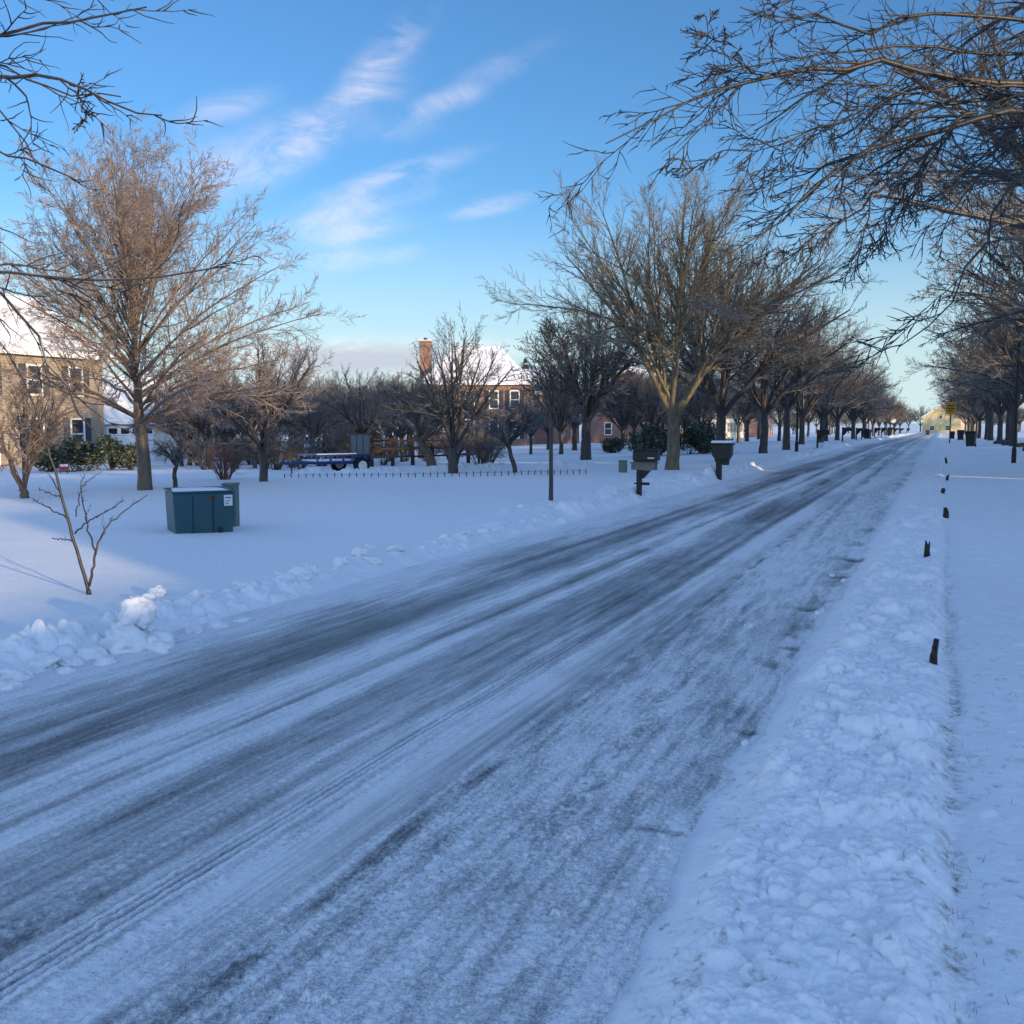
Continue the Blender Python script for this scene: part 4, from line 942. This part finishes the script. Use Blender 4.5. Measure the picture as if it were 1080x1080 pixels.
# ------------------------------------------------------------------ lamp posts, signs, bins
q = ground(840, 478.5)
def lamp(label, loc, h, group='lamp posts'):
    t = thing('street_lamp', label, 'lamp', loc, 0, group)
    m = MB(); m.tube([(0, 0, -.3), (0, 0, .25), (0, 0, .55), (0, 0, .6), (0, 0, h)], [.09, .09, .085, .06, .05], 10); m.obj('pole', M['black'], t)
    m = MB(); m.tube([(0, 0, h), (0, 0, h + .05), (0, 0, h + .06)], [.06, .12, .13], 10); m.tube([(0, 0, h + .41), (0, 0, h + .47), (0, 0, h + .56), (0, 0, h + .64)], [.2, .19, .07, .015], 10)
    for k in range(4): a_ = k * math.pi / 2 + .78; m.tube([(.12 * math.cos(a_), .12 * math.sin(a_), h + .061), (.18 * math.cos(a_), .18 * math.sin(a_), h + .409)], .012, 5)
    hd = m.obj('lamp_head', M['black'], t)
    m = MB(); m.tube([(0, 0, h + .062), (0, 0, h + .405)], [.10, .16], 8); m.obj('lantern_glass', M['glass'], hd)
    return t
l1 = lamp('black lamp post standing among the left street trees, nearest on that side', (q.x, q.y, q.z), 4.1)
q = ground(1069, 488.5); lamp('tall black lamp post nearest the right edge of the frame', tuple(q), 4.9)
lx_, ly_ = 4.0, 108.; dup(l1, (lx_, ly_, gz1(lx_, ly_)), 0, 1.08, 'slim black lamp post right of the black wheeled bin')
for (x, y, lab) in ((-7., 112, 'lamp post far along the left side with a pale lantern, left of its pair'), (-7., 150, 'second distant left lamp post, nearer the round white sign'), (5., 190, 'small distant lamp post right of the yellow sign')):
    dup(l1, (x, y, gz1(x, y)), 0, 1., lab)
xs, ys = .62, 84.; zs = gz1(xs, ys)
t = thing('road_sign', 'square yellow warning sign on a slim post beside the black wheeled bin', 'sign', (xs, ys, zs))
m = MB(); m.tube([(0, 0, -.2), (0, 0, 3.35)], .045, 8); m.obj('post', M['wood'], t)
m = MB(); m.box(-.37, .37, -.06, -.046, 2.25, 3.15); pn = m.obj('panel', M['yellow'], t, .004)
m = MB(); m.box(-.24, .24, -.0635, -.0605, 2.82, 2.92); m.box(-.27, .27, -.0635, -.0605, 2.62, 2.71); m.box(-.18, .18, -.0635, -.0605, 2.44, 2.52); m.obj('panel_marks', M['rust'], pn)
xs, ys = -7.2, 175.; zs = gz1(xs, ys)
t = thing('road_sign', 'small round white sign on a post at the far left of the road', 'sign', (xs, ys, zs))
m = MB(); m.tube([(0, 0, -.2), (0, 0, 2.3)], .04, 6); m.obj('post', M['black'], t)
m = MB(); m.poly([(.42 * math.cos(a_), -.05, 2.35 + .42 * math.sin(a_)) for a_ in [math.pi / 8 + k * math.pi / 4 for k in range(8)]], (0, .02, 0)); m.obj('panel', M['white'], t)
xs, ys = 1.75, 70.; zs = gz1(xs, ys)
tb = thing('wheeled_bin', 'large black wheeled rubbish bin standing on the snowy walk right of the yellow sign', 'bin', (xs, ys, zs), -.2)
m = MB(); 
for (z0_, z1_, a0, a1) in ((.06, .92, .23, .31),):
    vs = [(sx * a0, sy * a0 * 1.05, z0_) for sx, sy in ((-1, -1), (1, -1), (1, 1), (-1, 1))] + [(sx * a1, sy * a1 * 1.1, z1_) for sx, sy in ((-1, -1), (1, -1), (1, 1), (-1, 1))]
    m.add(vs, [(3, 2, 1, 0), (4, 5, 6, 7), (0, 1, 5, 4), (1, 2, 6, 5), (2, 3, 7, 6), (3, 0, 4, 7)])
m.obj('body', M['black'], tb, .03)
m = MB(); m.poly([(-.35, -.38, .925), (.35, -.38, .925), (.35, -.38, .97), (.2, -.38, 1.0), (-.2, -.38, 1.0), (-.35, -.38, .97)], (0, .74, 0)); m.obj('lid', M['black'], tb, .015)
m = MB(); m.tube([(-.25, .4, .9), (-.25, .44, .93), (.25, .44, .93), (.25, .4, .9)], .02, 6); m.obj('handle', M['black'], tb)
for sx in (-.27, .22): m = MB(); m.tube([(sx, .22, .12), (sx + .05, .22, .12)], .12, 12); m.obj('wheel', M['rubber'], tb)
for (x, y, s, lab) in ((1.7, 104, 1., 'dark bin partly hidden behind the black wheeled bin'), (1.1, 118, .85, 'brownish small bin right of the yellow sign post'), (-2.3, 200, .9, 'tiny dark bin far down the middle of the street end'), (-6.6, 104, 1., 'dark bin at the far left roadside among the mailboxes'), (-6.6, 150, 1., 'distant dark bin at the left roadside below the round white sign')):
    dup(tb, (x, y, gz1(x, y)), rnd.uniform(-.4, .4), s, lab)
# dark edging boulders on the right by the lamp
for k, (x, y, s) in enumerate([(4.2, 74, .5), (4.6, 68, .42), (3.9, 80, .45), (4.5, 60, .5), (4.3, 86, .4)]):
    rng = np.random.default_rng(200 + k); n = 300
    me = bpy.data.meshes.new('garden_rock'); import bmesh; bm = bmesh.new(); bmesh.ops.create_icosphere(bm, subdivisions=3, radius=s)
    for v in bm.verts: 
        nn = 1 + .35 * (float(fbm(np.array([v.co.x * 3 + k * 7]), np.array([v.co.y * 3 + v.co.z * 2]), 7)[0]) - .5); v.co *= nn; v.co.z *= .55
    bm.to_mesh(me); bm.free(); me.materials.append(M['wall_stone'])
    o = link('garden_rock', me); o.location = (x, y, gz1(x, y) + .05); tag(o, 'dark garden rock rimming the bed under the right street trees', 'rock', 'rocks under the right street trees')

# ------------------------------------------------------------------ broken stakes along the walk
for k, (px, py, h, w, tilt, lab) in enumerate([(984, 709, .17, .055, .10, 'jagged dark brown stake stub nearest the camera beside the snowy walk'), (977.5, 591, .19, .075, 0., 'squared dark stake stub beside a churned snow patch, second from the camera'),
        (997, 547, .15, .10, .1, 'squat dark stub third from the camera along the walk'), (994, 521, .10, .10, .5, 'low dark stub fourth from the camera along the walk'), (999, 507, .14, .09, .2, 'small dark stub at the sunlit streak across the walk'), (998, 489, .22, .10, -.3, 'dark hooked stub farthest along the walk, below the yellow sign')]):
    q = ground(px, py); t_ = MB()
    rng = np.random.default_rng(300 + k); n = 9; ring = []; vs = []
    for lv_, z in enumerate((-.12, 0, h * .5, h * .8)):
        for a_ in range(n):
            rr = w * .5 * (1 - .08 * lv_) * (1 + rng.uniform(-.18, .18)); an_ = a_ * 2 * math.pi / n
            vs.append((rr * math.cos(an_) + tilt * z * .4, .6 * rr * math.sin(an_), z + (rng.uniform(-.2, .35) * h if lv_ == 3 else 0)))
    vs.append((tilt * h * .4 + .005, 0, h * .75)); fs = [(l * n + a_, l * n + (a_ + 1) % n, (l + 1) * n + (a_ + 1) % n, (l + 1) * n + a_) for l in range(3) for a_ in range(n)] + [(3 * n + a_, 3 * n + (a_ + 1) % n, 4 * n) for a_ in range(n)]
    t_.add(vs, fs); o = t_.obj('wooden_stake', M['stake']); o.location = (q.x, q.y, q.z + .03); tag(o, lab, 'stake', 'stake stubs beside the walk')

# ------------------------------------------------------------------ loose snow clods
import bmesh
def vn3(p, seed):
    z0 = np.floor(p[:, 2]); f = p[:, 2] - z0; f = f * f * (3 - 2 * f)
    a = np.array([vn(p[k:k+1, 0] + z0[k] * 37.7, p[k:k+1, 1] + z0[k] * 11.3, seed)[0] for k in range(len(p))]); b = np.array([vn(p[k:k+1, 0] + (z0[k] + 1) * 37.7, p[k:k+1, 1] + (z0[k] + 1) * 11.3, seed)[0] for k in range(len(p))])
    return a + (b - a) * f
def clod_mesh(seed, amp=.5):
    bm = bmesh.new(); bmesh.ops.create_icosphere(bm, subdivisions=4, radius=1)
    co = np.array([tuple(v.co) for v in bm.verts]) + 31.
    d1 = 2 * np.abs(vn3(co * 1.15, seed) - .5); d2 = 2 * np.abs(vn3(co * 2.6, seed + 3) - .5); d3 = vn3(co * 6, seed + 5) - .5; d4 = vn3(co * 13, seed + 7) - .5
    s = .9 + amp * .5 * (d1 - .4) + .26 * (d2 - .4) + .22 * d3 + .14 * d4
    for v, q in zip(bm.verts, s): v.co *= max(.35, q)
    for f in bm.faces: f.smooth = True
    me = bpy.data.meshes.new('snow_clod'); bm.to_mesh(me); bm.free(); me.materials.append(M['clod']); return me
CM = [clod_mesh(400 + k, .55 + .1 * k) for k in range(5)]
def clod(x, y, s, lab, grp, dz=.0, sq=None, k=None):
    o = link('snow_clod', CM[rnd.randrange(5) if k is None else k]); sq = sq or rnd.uniform(.5, .75)
    o.location = (x, y, gz1(x, y) + dz + s * .08); o.rotation_euler = (rnd.uniform(-.5, .5), rnd.uniform(-.5, .5), rnd.uniform(0, 6.28)); o.scale = (s * rnd.uniform(.85, 1.3), s, s * sq)
    return tag(o, lab, 'snow clod', grp)
q = ground(136, 684)
for (dx, dy, s, dz, lab) in ((0, 0, .22, .0, 'largest rounded snow clod at the left road edge near the sapling'), (.02, .08, .15, .24, 'upper snow clod balanced on top of the largest roadside clod'), (.21, .07, .14, 0., 'snow clod leaning on the right side of the largest roadside clod')):
    clod(q.x + dx, q.y + dy, s, lab, None, dz, .85)
gp = 'snow clods in the plough heap at the left edge'
for (px, py, s) in ((20, 712, .12), (42, 700, .13), (60, 690, .12), (78, 698, .10), (95, 690, .12), (48, 684, .09), (110, 697, .08), (10, 722, .10), (70, 706, .07), (30, 690, .08), (100, 680, .09), (205, 664, .10), (230, 658, .09), (175, 672, .08), (255, 652, .06)):
    q = ground(px, py + 4); clod(q.x, q.y, s, 'lumpy snow clod in the plough heap along the near left road edge', gp)
gp = 'snow clods along the far left road edge'
for k in range(58):
    y = 6.2 * (1.032 ** k) + rnd.uniform(-.2, .2); x = XL - .25 - abs(rnd.gauss(0, .22)) - .003 * y - (rnd.random() < .15) * rnd.uniform(.2, .9)
    clod(x, y, rnd.uniform(.04, .095) * (1 + y / 40), 'snow clod in the broken ridge along the left road edge', gp, .02)
gp = 'snow clods on the right bank'
for k in range(26):
    y = rnd.uniform(2.3, 4.5) if k < 9 else rnd.uniform(4.5, 16); x = rnd.uniform(XR + .12, -.02)
    clod(x, y, rnd.uniform(.018, .045) * (1.2 if y > 5 else 1), 'small snow clod lying on the rough right bank', gp, .035)
for k in range(5):
    y = rnd.uniform(3.6, 12); x = XR - abs(rnd.gauss(0, .12)) - .03; clod(x, y, rnd.uniform(.015, .035), 'small snow crumb fallen onto the road at the right edge', 'snow crumbs at the right road edge', .01)

# ------------------------------------------------------------------ dry grass showing through
rng = np.random.default_rng(77); n = 900
yy = np.r_[rng.uniform(2.3, 9, 420), rng.uniform(2.4, 7, 60), rng.uniform(5.5, 13, 420)]
xx = np.r_[.12 + rng.normal(0, .035, 420), rng.uniform(-.7, .7, 60), XL - .9 - np.abs(rng.normal(0, 1.6, 420))]
keep = np.r_[fbm(xx[:420] * 3, yy[:420] * 2.2, 8) > .56, np.ones(60, bool), fbm(xx[480:] * 2, yy[480:] * 2, 9) > .58]
xx, yy = xx[keep], yy[keep]; n = len(xx); zz = hf(xx, yy, np.hypot(xx, yy))[0]
hgt = rng.uniform(.008, .03, n); az = rng.uniform(0, 6.28, n); ln = rng.normal(0, .025, (n, 2)); wv = .0016
b0 = np.stack([xx, yy, zz - .015], 1); sd = np.stack([np.cos(az), np.sin(az), 0 * az], 1) * wv; tp = b0 + np.stack([ln[:, 0], ln[:, 1], hgt + .015], 1)
V_ = np.stack([b0 - sd, b0 + sd, tp + sd * .3, tp - sd * .3], 1).reshape(-1, 3)
tag(link('grass', npmesh('grass', V_, np.arange(4 * n).reshape(-1, 4), M['grass'], False)), 'dry grass blades poking through the snow beside the walk and lawn', 'grass', None, 'stuff')

# ------------------------------------------------------------------ camera, sky, sun
cam = bpy.data.cameras.new('camera'); co = bpy.data.objects.new('camera', cam); C.objects.link(co); sc.camera = co
cam.sensor_width = 36; cam.lens = 36 * F / 1080; cam.clip_end = 6000; cam.clip_start = .05
co.location = (0, 0, H); co.rotation_euler = (math.pi / 2 - TH, 0, PS)
EL = R(8.0); AZ = R(115.0)                # bearing of the sun, clockwise from +Y
w = bpy.data.worlds.new('World'); sc.world = w; w.use_nodes = True; nt = w.node_tree; nt.nodes.clear()
out = nt.nodes.new('ShaderNodeOutputWorld'); bg = nt.nodes.new('ShaderNodeBackground'); nt.links.new(bg.outputs[0], out.inputs[0])
sky = N(nt, 'TexSky', sky_type='NISHITA'); sky.sun_disc = False; sky.sun_elevation = EL; sky.sun_rotation = AZ; sky.air_density = 1.; sky.dust_density = 0.; sky.ozone_density = 3.
bg.inputs['Strength'].default_value = .12
# thin cirrus: streaks at fixed bearings on the sky, broken up by stretched noise
dirn = N(nt, 'TexCoord').outputs['Generated']
def dot(v):
    n = N(nt, 'VectorMath', operation='DOT_PRODUCT'); nt.links.new(dirn, n.inputs[0]); n.inputs[1].default_value = tuple(v); return n.outputs['Value']
dF = mth(nt, 'MAXIMUM', dot(cF), .05); uu = mth(nt, 'DIVIDE', dot(cR), dF); vv = mth(nt, 'DIVIDE', dot(cU), dF)
cb = N(nt, 'CombineXYZ'); nt.links.new(uu, cb.inputs[0]); nt.links.new(vv, cb.inputs[1]); uv = cb.outputs[0]
acc = None
for (px, py, rot, lx_, ly_, amp) in [(395, 75, 50, 75, 22, .75), (340, 135, 30, 90, 22, .85), (275, 165, 25, 75, 32, .75), (240, 112, 15, 50, 16, .55), (395, 135, 5, 60, 16, .5), (468, 108, 18, 40, 13, .75), (530, 70, 25, 60, 14, .25),
        (410, 190, 18, 85, 13, .95), (370, 222, 14, 90, 13, .8), (350, 250, 12, 80, 14, .75), (345, 275, 5, 70, 12, .7), (515, 218, 12, 42, 10, .75), (425, 268, 10, 22, 9, .5), (390, 376, 2, 130, 19, 1.6), (330, 384, 0, 90, 15, 1.4), (470, 392, 0, 70, 8, .5), (110, 200, 30, 90, 40, .3), (200, 190, 30, 60, 40, .3)]:
    mp = N(nt, 'Mapping', vector_type='TEXTURE'); nt.links.new(uv, mp.inputs[0])
    mp.inputs['Location'].default_value = ((px - 540) / F, (540 - py) / F, 0); mp.inputs['Rotation'].default_value = (0, 0, R(rot)); mp.inputs['Scale'].default_value = (lx_ / F, ly_ / F, 1)
    ln_ = N(nt, 'VectorMath', operation='LENGTH'); nt.links.new(mp.outputs[0], ln_.inputs[0])
    r_ = N(nt, 'MapRange', interpolation_type='SMOOTHERSTEP'); nt.links.new(ln_.outputs['Value'], r_.inputs[0]); r_.inputs[1].default_value = 1.7; r_.inputs[2].default_value = 0.; r_.inputs[3].default_value = 0; r_.inputs[4].default_value = amp
    acc = r_.outputs[0] if acc is None else mth(nt, 'ADD', acc, mth(nt, 'MULTIPLY', r_.outputs[0], mth(nt, 'SUBTRACT', 1., acc)))
mp = N(nt, 'Mapping'); nt.links.new(uv, mp.inputs[0]); mp.inputs['Rotation'].default_value = (0, 0, R(-22)); mp.inputs['Scale'].default_value = (9, 20, 1)
n1 = N(nt, 'TexNoise'); nt.links.new(mp.outputs[0], n1.inputs['Vector']); n1.inputs['Scale'].default_value = 1.; n1.inputs['Detail'].default_value = 7; n1.inputs['Roughness'].default_value = .68; n1.inputs['Distortion'].default_value = .9
n2 = noise(nt, 9., 5., uv, .6)
tex = mth(nt, 'ADD', ramp(nt, n1.outputs[0], .38, .70), mth(nt, 'MULTIPLY', ramp(nt, n2, .4, .75), .35))
cl = mth(nt, 'MULTIPLY', mth(nt, 'MULTIPLY', acc, tex), .5, clamp=True)
bk = N(nt, 'Mapping', vector_type='TEXTURE'); nt.links.new(uv, bk.inputs[0]); bk.inputs['Location'].default_value = ((375 - 540) / F, (540 - 380) / F, 0); bk.inputs['Scale'].default_value = (150 / F, 20 / F, 1)
lb = N(nt, 'VectorMath', operation='LENGTH'); nt.links.new(bk.outputs[0], lb.inputs[0])
bank_ = mth(nt, 'MULTIPLY', ramp(nt, mth(nt, 'ADD', lb.outputs['Value'], mth(nt, 'MULTIPLY', mth(nt, 'SUBTRACT', n1.outputs[0], .5), 1.4)), 1.15, .35), .8, clamp=True)
CLOUD = (7.0, 6.0, 6.1)
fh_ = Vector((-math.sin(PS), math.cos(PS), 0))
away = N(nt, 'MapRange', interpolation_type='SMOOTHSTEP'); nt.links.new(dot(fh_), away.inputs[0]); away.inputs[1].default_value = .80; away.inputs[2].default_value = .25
tint = mixc(nt, away.outputs[0], (.71, .98, 1.22), (3.3, 2.55, 2.45))  # sky boosted away from the view heading, added to brighten the shaded snow
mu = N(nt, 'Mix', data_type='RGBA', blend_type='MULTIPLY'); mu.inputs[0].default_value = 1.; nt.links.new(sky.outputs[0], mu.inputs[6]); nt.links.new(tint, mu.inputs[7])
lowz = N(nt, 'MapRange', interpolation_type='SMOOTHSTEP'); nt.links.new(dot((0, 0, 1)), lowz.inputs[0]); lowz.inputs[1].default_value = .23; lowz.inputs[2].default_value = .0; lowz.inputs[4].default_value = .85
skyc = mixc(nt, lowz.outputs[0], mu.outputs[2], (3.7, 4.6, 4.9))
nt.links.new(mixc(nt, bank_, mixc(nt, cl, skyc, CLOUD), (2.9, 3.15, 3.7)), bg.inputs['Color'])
sun = bpy.data.lights.new('sun', 'SUN'); sun.energy = 4.; sun.angle = R(.5); sun.color = (1., .74, .42)
so = bpy.data.objects.new('sun', sun); C.objects.link(so)
sd_ = Vector((math.sin(AZ) * math.cos(EL), math.cos(AZ) * math.cos(EL), math.sin(EL))); so.rotation_euler = (-sd_).to_track_quat('-Z', 'Y').to_euler()
vs_ = sc.view_settings; vs_.view_transform = 'Standard'; vs_.look = 'None'; vs_.exposure = .66; vs_.gamma = 1
sc.cycles.max_bounces = 5; sc.cycles.diffuse_bounces = 3
